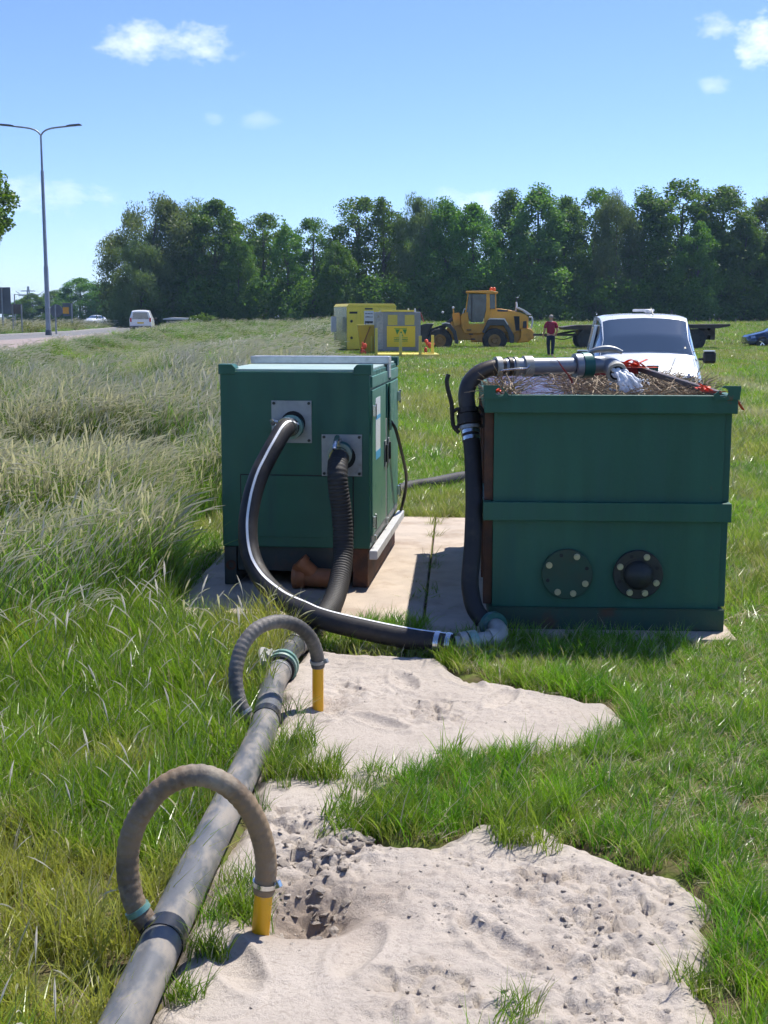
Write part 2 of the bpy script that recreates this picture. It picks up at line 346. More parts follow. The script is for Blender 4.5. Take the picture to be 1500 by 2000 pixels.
def mx(n, l, f, a, b, bt='MIX'):
    x = n.new('ShaderNodeMix'); x.data_type = 'RGBA'; x.blend_type = bt
    if isinstance(f, float): x.inputs['Factor'].default_value = f
    else: l.new(f, x.inputs['Factor'])
    for s, q in (('A', a), ('B', b)):
        if isinstance(q, tuple): x.inputs[s].default_value = (*q, 1)
        else: l.new(q, x.inputs[s])
    return x.outputs['Result']
# ground sheet
m, n, l = nodes_mat('ground_soil_grass'); b = n['Principled BSDF']; b.inputs['Roughness'].default_value = .9; b.inputs['Specular IOR Level'].default_value = .15
tcn = n.new('ShaderNodeTexCoord').outputs['Object']
c = mx(n, l, mr(n, l, nz(n, l, tcn, .25, 6), .38, .62), (.085, .125, .02), (.13, .16, .032))
c = mx(n, l, mr(n, l, nz(n, l, tcn, 9., 7), .36, .6), c, (.12, .09, .05)); l.new(c, b.inputs['Base Color'])
bp = n.new('ShaderNodeBump'); bp.inputs['Strength'].default_value = .6; bp.inputs['Distance'].default_value = .05; l.new(nz(n, l, tcn, 9., 8), bp.inputs['Height']); l.new(bp.outputs[0], b.inputs['Normal'])
gx = axis_pts(-1500, 1500, -2.2, 2.6, .06, 1.12); gy = axis_pts(-60, 2400, 2.0, 7.2, .06, 1.10)
GX, GY = np.meshgrid(gx, gy); GZ = ground_z(GX, GY)
near = (np.abs(GX) < 4) & (GY > 1) & (GY < 9)
S0 = np.full(GX.shape, -9.); S0[near] = sand_s(GX[near], GY[near])
GZ = GZ - .16*sstep((S0-.01)/.12) + np.where(GY < 60, .02*(fbm(GX*1.1, GY*1.1, 3)-.45), 0)*(1-sstep((np.abs(GX-.2)-.0)/.01)*0)
ground = grid_mesh('ground', GX, GY, GZ, MATS['ground_soil_grass']); ground['kind'] = 'structure'
# road, paving and kerbs on the left (they lie on the 0.5 m bank)
def strip(name, A, B, z, m):
    v = [Vector((*a, z)) for a in A]+[Vector((*q, z)) for q in B]; n_ = len(A)
    o = MB(); o.v = v; o.f = [(i, i+1, n_+i+1, n_+i) for i in range(n_-1)]
    o = o.build(name, m); o['kind'] = 'structure'; return o
near_e = [(-9.0, 22), (-12.9, 43), (-15., 62.5), (-17.0, 84), (-19.2, 104), (-24.4, 142), (-34, 190), (-60, 280)]
mid_e = [(-15., 22), (-18.4, 43), (-20.0, 62.5), (-20.3, 84), (-21.0, 104), (-25.2, 142), (-35, 190), (-61, 280)]
far_e = [(-21, 22), (-24.0, 43), (-25.2, 62.5), (-25.0, 84), (-25.2, 104), (-29.4, 142), (-39, 190), (-65, 280)]
strip('brick_pavement', near_e, mid_e, .515, 'brick_paving'); strip('road', [(a+.15, q) for a, q in mid_e], far_e, .511, 'asphalt')
kb = MB()
for E_ in (near_e, far_e):
    for a, q in zip(E_[:-1], E_[1:]): kb.bar((*a, .53), (*q, .53), .3, .14)
kb = kb.build('kerb', 'kerb_stone'); kb['kind'] = 'structure'
# pale far road in front of the wood
fr = strip('far_road', [(-6, 139), (30, 139), (90, 139)], [(-6, 142.5), (30, 142.5), (90, 142.5)], 0, 'kerb_stone')
for v in fr.data.vertices: v.co.z = float(ground_z(v.co.x, v.co.y))+.03
# sand
m, n, l = nodes_mat('sand'); b = n['Principled BSDF']; b.inputs['Roughness'].default_value = .95; b.inputs['Specular IOR Level'].default_value = .2
tcn = n.new('ShaderNodeTexCoord').outputs['Object']
c = mx(n, l, mr(n, l, nz(n, l, tcn, 2.5, 6), .35, .68), (.485, .425, .365), (.405, .352, .30))
c = mx(n, l, mr(n, l, nz(n, l, tcn, 60., 4), .52, .72), c, (.34, .295, .25))
at = n.new('ShaderNodeAttribute'); at.attribute_name = 'damp'
c = mx(n, l, at.outputs['Fac'], c, (.27, .215, .17)); l.new(c, b.inputs['Base Color'])
bp = n.new('ShaderNodeBump'); bp.inputs['Strength'].default_value = .8; bp.inputs['Distance'].default_value = .010
l.new(nz(n, l, tcn, 90., 6, .7), bp.inputs['Height']); l.new(bp.outputs[0], b.inputs['Normal'])
HOLE = P(600, 1790, 0); RIS = [P(507, 1838, 0), P(621, 1387, 0)]
CRUST = [(660,1690,.20,1.),(600,1760,.16,1.),(560,1620,.16,.8),(800,1760,.2,.6),(950,1800,.2,.9),(1040,1740,.22,1.),(1150,1790,.22,1.),(1230,1840,.2,.9),(1090,1880,.2,.8),(850,1960,.2,.7),(1000,1980,.2,.7),(1180,1960,.25,.8),(1240,1740,.16,.8),(900,1700,.18,.6),
         (720,1350,.25,.55),(850,1400,.3,.5),(640,1400,.15,.6),(1000,1400,.3,.35),(700,1300,.3,.3)]
def crust(x, y):
    r = 0
    for (px, py, rad, st) in CRUST:
        c_ = P(px, py); r = np.maximum(r, st*np.exp(-(((x-c_.x)/rad)**2+((y-c_.y)/(rad*1.1))**2)))
    return r
def sand_h(x, y, s=None):
    s = sand_s(x, y) if s is None else s; cr = crust(x, y)
    z = -.06+.085*sstep((s+.03)/.14)+.035*(fbm(x*2.2+3, y*2.2, 3)-.45)*sstep(s/.2)
    rid = 1-np.abs(2*vnoise(x*22, y*22)-1)
    pl_ = np.floor(fbm(x*9+3, y*9, 3)*9)/9; z = z+cr*(.060*(pl_-.45)+.03*(fbm(x*11, y*11, 3)-.45)+.022*(rid-.5)+.014*(vnoise(x*48, y*48)-.5))
    z = z+.011*(fbm(x*19, y*19, 4)-.45)*(.45+sstep((fbm(x*1.7+30, y*1.7, 2)-.3)/.25))
    # dried crust: tilted plates parted by cracks
    cs = .062; gx_, gy_ = x/cs+.6*fbm(x*8, y*8, 2), y/cs*.8; ix, iy = np.floor(gx_).astype(int), np.floor(gy_).astype(int); d1 = np.full(np.shape(x), 9.); d2 = np.full(np.shape(x), 9.); hgt = np.zeros(np.shape(x))
    for a in (-1, 0, 1):
        for c2 in (-1, 0, 1):
            jx, jy = ix+a, iy+c2; px_ = jx+_LAT[jx & 255, jy & 255]; py_ = jy+_LAT[(jx+91) & 255, (jy+37) & 255]; dd = np.hypot(gx_-px_, gy_-py_)
            hh = (_LAT[(jx+17) & 255, (jy+53) & 255]-.5)+(gx_-px_)*(_LAT[(jx+3) & 255, (jy+5) & 255]-.5)*1.6+(gy_-py_)*(_LAT[(jx+7) & 255, (jy+9) & 255]-.5)*1.6
            c1 = dd < d1; d2 = np.where(c1, d1, np.minimum(d2, dd)); hgt = np.where(c1, hh, hgt); d1 = np.where(c1, dd, d1)
    plm = sstep((cr-.22)/.3)*sstep((fbm(x*3.3+8, y*3.3, 3)-.36)/.12); z = z+plm*(.028*hgt-.009*(1-sstep((d2-d1)/.2)))
    # footprints: soft dents
    for (px, py, a_) in ((905,1335,.5),(980,1372,-.4),(790,1340,.2),(740,1420,.8),(820,1545,.3),(560,1490,.1),(980,1860,.6),(700,1870,-.3),(460,1900,.4)):
        c_ = P(px, py); dx, dy = x-c_.x, y-c_.y; u = dx*math.cos(a_)+dy*math.sin(a_); v = -dx*math.sin(a_)+dy*math.cos(a_)
        q = (u/.055)**2+(v/.15)**2; z = z-.022*np.exp(-q**2)+.008*np.exp(-((np.sqrt(q)-1.25)/.22)**2)
    d = np.hypot((x-HOLE.x)/.17, (y-HOLE.y)/.14); z = z-.11*np.exp(-d**2*1.3)
    d = np.hypot((x-RIS[1].x-.04)/.12, (y-RIS[1].y)/.1); z = z-.05*np.exp(-d**2)
    # ring pressed into the smooth sand
    c_ = P(430, 1960); d = np.hypot(x-c_.x, y-c_.y); z = z-.006*np.exp(-((d-.13)/.006)**2)
    return z
sx = np.arange(-.82, 1.22, .0085); sy = np.arange(2.45, 6.75, .0095); SX, SY = np.meshgrid(sx, sy); SS = sand_s(SX, SY)
SZ = sand_h(SX, SY, SS)
sand = grid_mesh('sand', SX, SY, SZ, MATS['sand'], keep=(SS > -.05)); sand['kind'] = 'structure'
co = np.empty(len(sand.data.vertices)*3); sand.data.vertices.foreach_get('co', co); co = co.reshape(-1, 3)
dm = np.clip(1.1*np.exp(-(np.hypot((co[:,0]-HOLE.x)/.22, (co[:,1]-HOLE.y)/.2))**2)+.6*crust(co[:,0], co[:,1])*(fbm(co[:,0]*9, co[:,1]*9, 3) > .5)*.6, 0, .9)
att = sand.data.attributes.new('damp', 'FLOAT', 'POINT'); att.data.foreach_set('value', dm.astype(np.float32))
# concrete slabs under the machines
def fr_mat(loc, deg): return Matrix.Translation(Vector(loc)) @ Matrix.Rotation(-R(deg), 4, 'Z')
SLAB_A = 3.3; SLO = Vector((.222, 7.06, 0))
def slab_local(x, y):
    a = R(SLAB_A); dx, dy = x-SLO.x, y-SLO.y; return dx*math.cos(a)-dy*math.sin(a), dx*math.sin(a)+dy*math.cos(a)
SLABS = [(-1.53, -.007, .02, 3.93, 'pale concrete slab under the green pump unit'), (.007, 1.70, -.26, 3.90, 'pale concrete slab under the rusty green tank')]
for (x0, x1, y0, y1, lb) in SLABS:
    t = MB(); ns = 14
    t.box(x0, x1, y0, y1, -.10, .03)
    o = t.build('concrete_slab', 'concrete', None, bev=.008); o.location = SLO; o.rotation_euler = (0, 0, -R(SLAB_A)); tag(o, lb, 'concrete slab')

# ------------------------------------------------------------------ scattering (ground cover and clods only)
def scatter(name, pts, rot, scl, idx, tint, sources):
    me = bpy.data.meshes.new(name); me.from_pydata(np.asarray(pts).tolist(), [], [])
    for nm, ty, dat in (('rot', 'FLOAT_VECTOR', rot), ('scl', 'FLOAT', scl), ('idx', 'INT', idx), ('tint', 'FLOAT_VECTOR', tint)):
        a = me.attributes.new(nm, ty, 'POINT'); a.data.foreach_set('vector' if ty == 'FLOAT_VECTOR' else 'value', np.ascontiguousarray(dat, dtype=np.int32 if ty == 'INT' else np.float32).reshape(-1))
    o = bpy.data.objects.new(name, me); COL.objects.link(o)
    c = bpy.data.collections.new(name+'_sources')
    for s in sources: c.objects.link(s)
    g = bpy.data.node_groups.new(name, 'GeometryNodeTree')
    g.interface.new_socket('Geometry', in_out='INPUT', socket_type='NodeSocketGeometry'); g.interface.new_socket('Geometry', in_out='OUTPUT', socket_type='NodeSocketGeometry')
    n = g.nodes; l = g.links; gi = n.new('NodeGroupInput'); go = n.new('NodeGroupOutput'); ip = n.new('GeometryNodeInstanceOnPoints')
    ci = n.new('GeometryNodeCollectionInfo'); ci.inputs['Collection'].default_value = c; ci.inputs['Separate Children'].default_value = True; ci.inputs['Reset Children'].default_value = True
    def na(nm, ty):
        q = n.new('GeometryNodeInputNamedAttribute'); q.data_type = ty; q.inputs['Name'].default_value = nm; return q.outputs[0]
    l.new(gi.outputs[0], ip.inputs['Points']); l.new(ci.outputs[0], ip.inputs['Instance']); ip.inputs['Pick Instance'].default_value = True
    l.new(na('idx', 'INT'), ip.inputs['Instance Index']); l.new(na('rot', 'FLOAT_VECTOR'), ip.inputs['Rotation']); l.new(na('scl', 'FLOAT'), ip.inputs['Scale'])
    l.new(ip.outputs[0], go.inputs[0])
    md = o.modifiers.new('scatter', 'NODES'); md.node_group = g; o['kind'] = 'stuff'; return o
def src(name, v, f, mats, mi=None, h=None, smooth=False):
    me = bpy.data.meshes.new(name); me.from_pydata(np.asarray(v).tolist(), [], f)
    for q in mats: me.materials.append(q)
    if mi is not None: me.polygons.foreach_set('material_index', np.asarray(mi, dtype=np.int32))
    if h is not None:
        a = me.attributes.new('h', 'FLOAT', 'POINT'); a.data.foreach_set('value', np.asarray(h, dtype=np.float32))
    if smooth: me.polygons.foreach_set('use_smooth', [True]*len(f))
    return bpy.data.objects.new(name, me)
# grass materials: colour comes with each tuft
def grass_mat(name, mul, tip, rough=.38, tr=.42, h0=.25, h1=1.0):
    m, n, l = nodes_mat(name); b = n['Principled BSDF']; b.inputs['Roughness'].default_value = rough; b.inputs['Specular IOR Level'].default_value = .45
    a = n.new('ShaderNodeAttribute'); a.attribute_type = 'INSTANCER'; a.attribute_name = 'tint'
    h = n.new('ShaderNodeAttribute'); h.attribute_name = 'h'
    c = mx(n, l, 1.0, a.outputs['Color'], mul, 'MULTIPLY')
    c = mx(n, l, mr(n, l, h.outputs['Fac'], h0, h1, 0, tip[3]), c, tip[:3])
    l.new(c, b.inputs['Base Color']); t = n.new('ShaderNodeBsdfTranslucent'); c2 = mx(n, l, 1.0, c, (1.25, 1.3, .75), 'MULTIPLY'); l.new(c2, t.inputs['Color'])
    ms = n.new('ShaderNodeMixShader'); ms.inputs[0].default_value = tr; l.new(b.outputs[0], ms.inputs[1]); l.new(t.outputs[0], ms.inputs[2])
    l.new(ms.outputs[0], n['Material Output'].inputs[0]); return m
GB = grass_mat('grass_blade', (1, 1, 1), (.30, .32, .08, .25), .27)
GS = grass_mat('grass_straw', (.2, .2, .2), (.52, .45, .30, .95), .45, .25, -.02, -.01)
GH = grass_mat('grass_seed_head', (.25, .25, .25), (.55, .515, .45, 1.0), .7, .3)
def blades(rng, n, rad, h0, h1, w, bend, levels=3, wind=0., straw=0.):
    V = []; F = []; H_ = []; MI = []
    for k in range(n):
        a = rng.random()*6.283; r = rad*math.sqrt(rng.random()); bx, by = r*math.cos(a), r*math.sin(a)
        hh = h0+(h1-h0)*rng.random()**1.3; az_ = rng.random()*6.283; be = bend*(.3+1.2*rng.random()); dx, dy = math.cos(az_)*be+wind*(.5+rng.random()), math.sin(az_)*be
        lx, ly = -math.sin(az_+.8), math.cos(az_+.8); ww = w*(.6+.8*rng.random()); b0 = len(V); tilt0 = .25*rng.random()
        for q in range(levels):
            t = q/levels; cx = bx+dx*hh*(tilt0*t+t*t*.9); cy = by+dy*hh*(tilt0*t+t*t*.9); cz = hh*t*(1-.28*t*min(1.6, math.hypot(dx, dy)))
            wq = ww*(1-.55*t*t)
            V += [(cx-lx*wq/2, cy-ly*wq/2, cz-.01), (cx+lx*wq/2, cy+ly*wq/2, cz-.01)]; H_ += [t, t]
        cz = hh*(1-.28*min(1.6, math.hypot(dx, dy))); V.append((bx+dx*hh*(tilt0+.9), by+dy*hh*(tilt0+.9), cz)); H_.append(1.)
        mi = 1 if rng.random() < straw else 0
        for q in range(levels-1): F.append((b0+2*q, b0+2*q+1, b0+2*q+3, b0+2*q+2)); MI.append(mi)
        F.append((b0+2*levels-2, b0+2*levels-1, b0+2*levels)); MI.append(mi)
    return V, F, H_, MI
def seeds(rng, V, F, H_, MI, n, rad, h0, h1, wind, w=.0032, hw=.011, hl=.12):
    for k in range(n):
        a = rng.random()*6.283; r = rad*math.sqrt(rng.random()); x, y = r*math.cos(a), r*math.sin(a); hh = h0+(h1-h0)*rng.random()
        az_ = rng.normal(0, .6); be = wind*(.5+.9*rng.random()); dx, dy = math.cos(az_)*be, math.sin(az_)*be; b0 = len(V); LV = 6
        lx, ly = -math.sin(az_), math.cos(az_)
        L_ = hl/hh*(.7+.6*rng.random())
        for q in range(LV+1):
            t = (0, .35, .65, 1-L_, 1-L_*.72, 1-L_*.35, 1.)[q]; s_ = (1, .9, .8, 1, 2.8*hw/.011, 2.2*hw/.011, .4)[q]*w
            cx, cy = x+dx*hh*t**2.2, y+dy*hh*t**2.2; cz = hh*t*(1-.35*t**3*min(1.5, be))
            V += [(cx-lx*s_/2, cy-ly*s_/2, cz), (cx+lx*s_/2, cy+ly*s_/2, cz)]; H_ += [.35 if q < 3 else 1.]*2
            if q >= 3: V += [(cx, cy, cz-s_*.45), (cx, cy, cz+s_*.45)]; H_ += [1., 1.]
        base = [b0, b0+2, b0+4, b0+6, b0+10, b0+14, b0+18]
        for q in range(LV):
            i, j = base[q], base[q+1]; F.append((i, i+1, j+1, j)); MI.append(2)
            if q >= 3: F.append((i+2, i+3, j+3, j+2)); MI.append(2)
SRC = {}
rg = random.Random(3)
class NR:                                     # random.Random with the two calls used above
    def __init__(s, k): s.r = random.Random(k)
    def random(s): return s.r.random()
    def normal(s, a, b): return s.r.gauss(a, b)
def mk(prefix, k, nb, rad, h0, h1, w_, bend, levels=3, wind=0., straw=0., ns=0, sh=(0, 0), sw=.6, **kw):
    r_ = NR(k*7+13); V, F, H_, MI = blades(r_, nb, rad, h0, h1, w_, bend, levels, wind, straw)
    if ns: seeds(r_, V, F, H_, MI, ns, rad, sh[0], sh[1], sw, **kw)
    return src('%s_%02d' % (prefix, k), V, F, [GB, GS, GH], MI, H_)
TUFTS = [mk('tuft', 0, 46, .07, .04, .11, .0046, .65, straw=.22), mk('tuft', 1, 46, .07, .04, .12, .0048, .9, straw=.28), mk('tuft', 2, 42, .06, .05, .15, .0042, .6, straw=.06), mk('tuft', 3, 46, .09, .02, .075, .0050, 1.3, straw=.45),
         mk('tuft', 4, 44, .06, .09, .24, .0050, .5, straw=.04), mk('tuft', 5, 40, .07, .08, .21, .0052, .65, straw=.06), mk('tuft', 6, 38, .05, .10, .28, .0050, .45, straw=.05),
         mk('tuft', 7, 40, .09, .10, .32, .0058, .5, straw=.12), mk('tuft', 8, 40, .09, .10, .28, .0062, .7, straw=.16, ns=1, sh=(.3, .42), sw=.4), mk('tuft', 9, 40, .09, .08, .25, .0060, .8, straw=.30),
         mk('tuft', 10, 30, .12, .25, .62, .0065, .40, wind=.10, straw=.08, ns=11, sh=(.42, .74), sw=.32), mk('tuft', 11, 30, .12, .25, .58, .0065, .45, wind=.12, straw=.10, ns=13, sh=(.42, .76), sw=.5), mk('tuft', 12, 34, .12, .2, .55, .0065, .45, wind=.12, straw=.10, ns=6, sh=(.42, .7), sw=.3), mk('tuft', 13, 34, .12, .25, .6, .007, .5, wind=.25, straw=.06, ns=1, sh=(.45, .7), sw=.5),
         mk('tuft', 14, 70, .34, .05, .15, .014, .6, 2, straw=.10), mk('tuft', 15, 70, .34, .05, .17, .015, .6, 2, straw=.16),
         mk('tuft', 16, 46, .30, .3, .62, .016, .6, 2, wind=.3, straw=.12, ns=6, sh=(.5, .78), sw=.7, w=.007, hw=.013, hl=.17), mk('tuft', 17, 46, .30, .3, .6, .016, .6, 2, wind=.3, straw=.10, ns=3, sh=(.5, .74), sw=.7, w=.007, hw=.013, hl=.17)]
def frustum_pts(rng, y0, y1, dens, mk_=.375, add=.7):
    area = mk_*(y1*y1-y0*y0)+2*add*(y1-y0); n = int(area*dens); y = np.sqrt(y0*y0+(y1*y1-y0*y0)*rng.random(n)); x = (rng.random(n)*2-1)*(mk_*y+add); return x, y
def tall_edge(y): return np.where(y < 11, -1.36, -1.25-.024*(y-8))+.12*np.sin(y*1.7)+.10*np.sin(y*.43+1)
def blocked(x, y):
    lx, ly = slab_local(x, y); k = np.zeros(x.shape, bool)
    for (x0, x1, y0, y1, _) in SLABS: k |= (lx > x0-.005) & (lx < x1+.005) & (ly > y0+.03) & (ly < y1)
    k &= ~((np.abs(lx) < .022) & (ly > .1) & (ly < 1.9) & (RNG.random(x.shape) < .6))
    rx = np.interp(y, [q[1] for q in near_e], [q[0] for q in near_e]); rf = np.interp(y, [q[1] for q in far_e], [q[0] for q in far_e])
    k |= (x < rx+.25) & (x > rf-.25) & (y > 22)
    return k
HEADER_PX = [(205, 2080), (242, 2000), (382, 1700), (508, 1440), (540, 1330), (569, 1265)]
HEADER = [P(a, q, .068) for a, q in HEADER_PX]
hy = np.array([q.y for q in HEADER]); hx = np.array([q.x for q in HEADER])
PX, PY, KI, SC, TI = [], [], [], [], []
def lerp3(a, b, t): t = t[:, None]; return np.asarray(a)*(1-t)+np.asarray(b)*t
def put(x, y, kinds, s, tint):
    PX.append(x); PY.append(y); KI.append(RNG.choice(kinds, len(x))); SC.append(s*(.75+.5*RNG.random(len(x)))); TI.append(np.clip(tint*(.8+.4*RNG.random((len(x), 1))), .005, .6))
GREEN, LIME, DARK, DRY, BLUEG = (.082, .225, .016), (.175, .315, .022), (.05, .125, .015), (.33, .28, .12), (.085, .17, .05)
def lawn_tint(x, y):
    t = lerp3((.115, .27, .024), (.22, .375, .032), sstep((fbm(x*.9+5, y*.9, 3)-.25)/.4)); t = t*(1-.55*sstep((fbm(x*.35+40, y*.35+3, 4)-.44)/.14)[:, None])+np.asarray(DRY)*.55*sstep((fbm(x*.35+40, y*.35+3, 4)-.44)/.14)[:, None]
    tk = ((np.abs(x-(6.35+.05*(y-21))) < .28) | (np.abs(x-(8.6+.09*(y-29))) < .3)) & (y > 14) & (y < 62)
    return np.where(tk[:, None], t*.35+np.array([.46, .43, .32])*.65, t)
# short field grass (right and middle)
for (y0, y1, dens, kinds, s) in ((2.4, 7.2, 360, [0,1,2,3,0,1,3], .76), (7.2, 15, 170, [0,1,2,3], 1.15), (15, 32, 55, [0,1,2,3], 1.9), (32, 75, 13, [14,15], 1.1), (75, 138, 3.2, [14,15], 2.2)):
    x, y = frustum_pts(RNG, y0, y1, dens); k = (x > tall_edge(y)) & ~blocked(x, y)
    if y1 < 8: sd_ = sand_s(x, y); hxx = np.interp(y, hy, hx); k &= (sd_ < .0) & ~((x < hxx+.065) & (y < 6.6))
    x, y = x[k], y[k]; put(x, y, kinds, s, lawn_tint(x, y))
# fresh, longer grass round the sand and before the slabs
x, y = frustum_pts(RNG, 2.4, 7.2, 300); sd_ = sand_s(x, y); hxx = np.interp(y, hy, hx)
pr = sstep((.38+sd_)/.3)*(x < 1.15)+.9*((y > 6.35)*(x < 1.6)); pr = pr*(.35+sstep((fbm(x*2.5, y*2.5, 3)-.3)/.25))
pr = np.where((x > -.4) & (x < .36) & (y > 6.1) & (y < 6.8), pr*.16, pr); pr = np.where((x >= .36) & (x < .72) & (y > 6.0) & (y < 6.62), pr*.3, pr)
k = (sd_ < .012) & (x > hxx+.085) & (x > -1.2) & (RNG.random(x.shape) < pr) & ~blocked(x, y); x, y = x[k], y[k]
put(x, y, [4,5,6,5,2], .66, lerp3((.095, .265, .014), (.21, .385, .022), sstep((fbm(x*3, y*3, 2)-.3)/.3)))
# thin grass coming through the sand between the two patches and along their edges
x, y = frustum_pts(RNG, 2.4, 7.0, 260); sd_ = sand_s(x, y); sc_ = sdf(SANDW[2], x, y); hxx = np.interp(y, hy, hx)
k = ((((sd_ > -.01) & (sd_ < .06)) & (RNG.random(x.shape) < .10)) | ((sc_ > -.05) & (fbm(x*7, y*7, 3) > .52) & (RNG.random(x.shape) < .5))) & (x > hxx+.09) & ~blocked(x, y)
x, y = x[k], y[k]; put(x, y, [2, 4, 1, 5], .7, lerp3(GREEN, LIME, RNG.random(len(x))))
# a few clumps on the sand next to the header pipe
cl = [(455, 1790, .04, 12), (440, 1740, .03, 6), (545, 1520, .06, 30), (330, 1975, .03, 10), (410, 1880, .015, 5), (560, 1480, .05, 14), (1000, 1990, .04, 3), (1375, 1915, .04, 7), (650, 1535, .09, 16), (760, 1605, .08, 26), (690, 1620, .05, 8), (905, 1295, .05, 10), (560, 1400, .02, 4), (1010, 1640, .08, 18)]
cx, cy = [], []
for (px, py, r_, n_) in cl:
    c_ = P(px, py); cx += list(c_.x+RNG.normal(0, r_, n_)); cy += list(c_.y+RNG.normal(0, r_, n_))
x, y = np.array(cx), np.array(cy); k = x > np.interp(y, hy, hx)+.085; x, y = x[k], y[k]; put(x, y, [4, 5, 6, 2], .68, lerp3((.09, .21, .016), (.19, .27, .03), RNG.random(len(x))))
# wild grass left of the header pipe
x, y = frustum_pts(RNG, 2.3, 8.2, 330); hxx = np.interp(y, hy, hx); lx, ly = slab_local(x, y)
k = (x < hxx-.062) & ~blocked(x, y) & (((y < 7.1)) | (x < -1.25)) & ~((y > 6.9) & (x > -1.3)); x, y = x[k], y[k]
gap = sstep((fbm(x*1.6+9, y*1.6+2, 4)-.36)/.2)
kk = RNG.random(x.shape) < .7+.3*gap; x, y, gap = x[kk], y[kk], gap[kk]
t = lerp3((.42, .38, .10), (.18, .32, .018), sstep(gap*1.9)); t = t*.65+lerp3((.06, .17, .012), (.32, .42, .02), sstep((fbm(x*1.1, y*1.1+7, 3)-.28)/.36))*.35
kn = np.where(y > 5.6, 1., .72); put(x, y, [7, 8, 9, 4, 5, 7], kn, t)
# tall seeding grass on the left
for (y0, y1, dens, kinds, s) in ((5.8, 9, 110, [10,11,12,13,7,13], .82), (9, 16, 95, [10,11,12,11,13], 1.0), (16, 34, 36, [10,11,12,13], 1.15), (34, 75, 10, [16,17], 1.0), (75, 137, 3.2, [16,17], 1.25)):
    x, y = frustum_pts(RNG, y0, y1, dens); k = (x < tall_edge(y)-.05) & ~blocked(x, y) & (RNG.random(x.shape) < sstep((y-5.6)/2.2))
    k &= ~((y > 62) & (x > -9-.0*y) & (x > -3.2))
    x, y = x[k], y[k]; g_ = fbm(x*.5, y*.5+20, 4)
    t = lerp3((.075, .20, .035), (.16, .29, .045), sstep((g_-.3)/.3)); sz = s*(.6+.75*sstep((fbm(x*.8+3, y*.5, 3)-.3)/.3)); dk_ = sstep((fbm(x*1.3+60, y*.9, 3)-.38)/.2)[:, None]; t = t*(1.25-.7*dk_); sz = np.where((x < -5.5) & (y > 15), sz*np.interp(-x, [5.5, 9], [1, .58]), sz); put(x, y, kinds, sz, t)
# verge beyond the road
x = -26-RNG.random(2600)*40; y = 40+RNG.random(2600)*110; k = ~blocked(x, y); x, y = x[k], y[k]; put(x, y, [16, 17, 15], 1.5, lerp3((.06, .12, .02), (.16, .16, .04), RNG.random(len(x))))
x, y = np.concatenate(PX), np.concatenate(PY); z = ground_z(x, y); zs = np.zeros(len(x)); nr = (y < 7) & (np.abs(x) < 2)
ssv = np.full(len(x), -9.); ssv[nr] = sand_s(x[nr], y[nr]); ins_ = ssv > .0; z = np.where(ins_, 0, z); z[ins_] = sand_h(x[ins_], y[ins_], ssv[ins_])-.005
ki = np.concatenate(KI); tallk = (ki >= 10) & (ki != 14) & (ki != 15)
rz = np.where(tallk, RNG.normal(0, .45, len(x))+3.6*(fbm(x*.45+70, y*.3, 3)-.47), RNG.random(len(x))*6.283)
rot = np.stack([RNG.normal(0, .12, len(x)), RNG.normal(0, .12, len(x)), rz], -1)
grass = scatter('grass', np.stack([x, y, z], -1), rot, np.concatenate(SC), ki, np.concatenate(TI), TUFTS)
tag(grass, 'green and seeding wild grass covering the field and verge', 'grass', kind='stuff')
print('grass tufts', len(x))
# clods of dried sand
CS = []
m, n, l = nodes_mat('clod'); b = n['Principled BSDF']; b.inputs['Roughness'].default_value = .95; b.inputs['Specular IOR Level'].default_value = .15
a = n.new('ShaderNodeAttribute'); a.attribute_type = 'INSTANCER'; a.attribute_name = 'tint'; l.new(a.outputs['Color'], b.inputs['Base Color'])
bp = n.new('ShaderNodeBump'); bp.inputs['Strength'].default_value = .6; bp.inputs['Distance'].default_value = .1; l.new(nz(n, l, n.new('ShaderNodeTexCoord').outputs['Object'], 6., 5), bp.inputs['Height']); l.new(bp.outputs[0], b.inputs['Normal'])
for k in range(6):
    bm = bmesh.new(); bmesh.ops.create_icosphere(bm, subdivisions=1, radius=1.); fl = (.55, .4, .5, .2, .16, .24)[k]; rr = random.Random(k+50)
    off = [Vector((rr.uniform(-1, 1), rr.uniform(-1, 1), rr.uniform(-1, 1))).normalized() for _ in range(7)]; cut = [rr.uniform(.45, .85) for _ in off]
    for v in bm.verts:
        for o_, c_ in zip(off, cut):
            d_ = v.co.dot(o_)
            if d_ > c_: v.co -= o_*(d_-c_)
        v.co *= 1+rr.uniform(-.07, .07); v.co.z *= fl
    me = bpy.data.meshes.new('clod_%02d' % k); bm.to_mesh(me); bm.free(); me.materials.append(m); CS.append(bpy.data.objects.new('clod_%02d' % k, me))
x = RNG.random(60000)*2-.78; y = 2.5+RNG.random(60000)*4.2; s_ = sand_s(x, y); cr = crust(x, y)
k = (s_ > .04) & (RNG.random(len(x)) < .008+.16*cr**1.5); x, y, cr = x[k], y[k], cr[k]
size = .0025+.013*RNG.random(len(x))**3*(.25+cr); dh = np.hypot(x-HOLE.x, y-HOLE.y); big = (dh < .3) & (RNG.random(len(x)) < .35); size = np.where(big, size*1.9, size)
z = sand_h(x, y)-size*.05
dk = np.clip(np.exp(-(dh/.28)**2)+.6*(RNG.random(len(x)) < .25), 0, 1)
tint = lerp3((.50, .44, .375), (.46, .40, .34), dk)*(.85+.3*RNG.random((len(x), 1)))
n2_ = 190; ang = RNG.random(n2_)*6.283; rad_ = RNG.normal(0, 1, (n2_, 2)); lc = [P(600, 1770), P(655, 1690), P(590, 1690), P(690, 1650)]; wi = RNG.integers(0, 4, n2_)
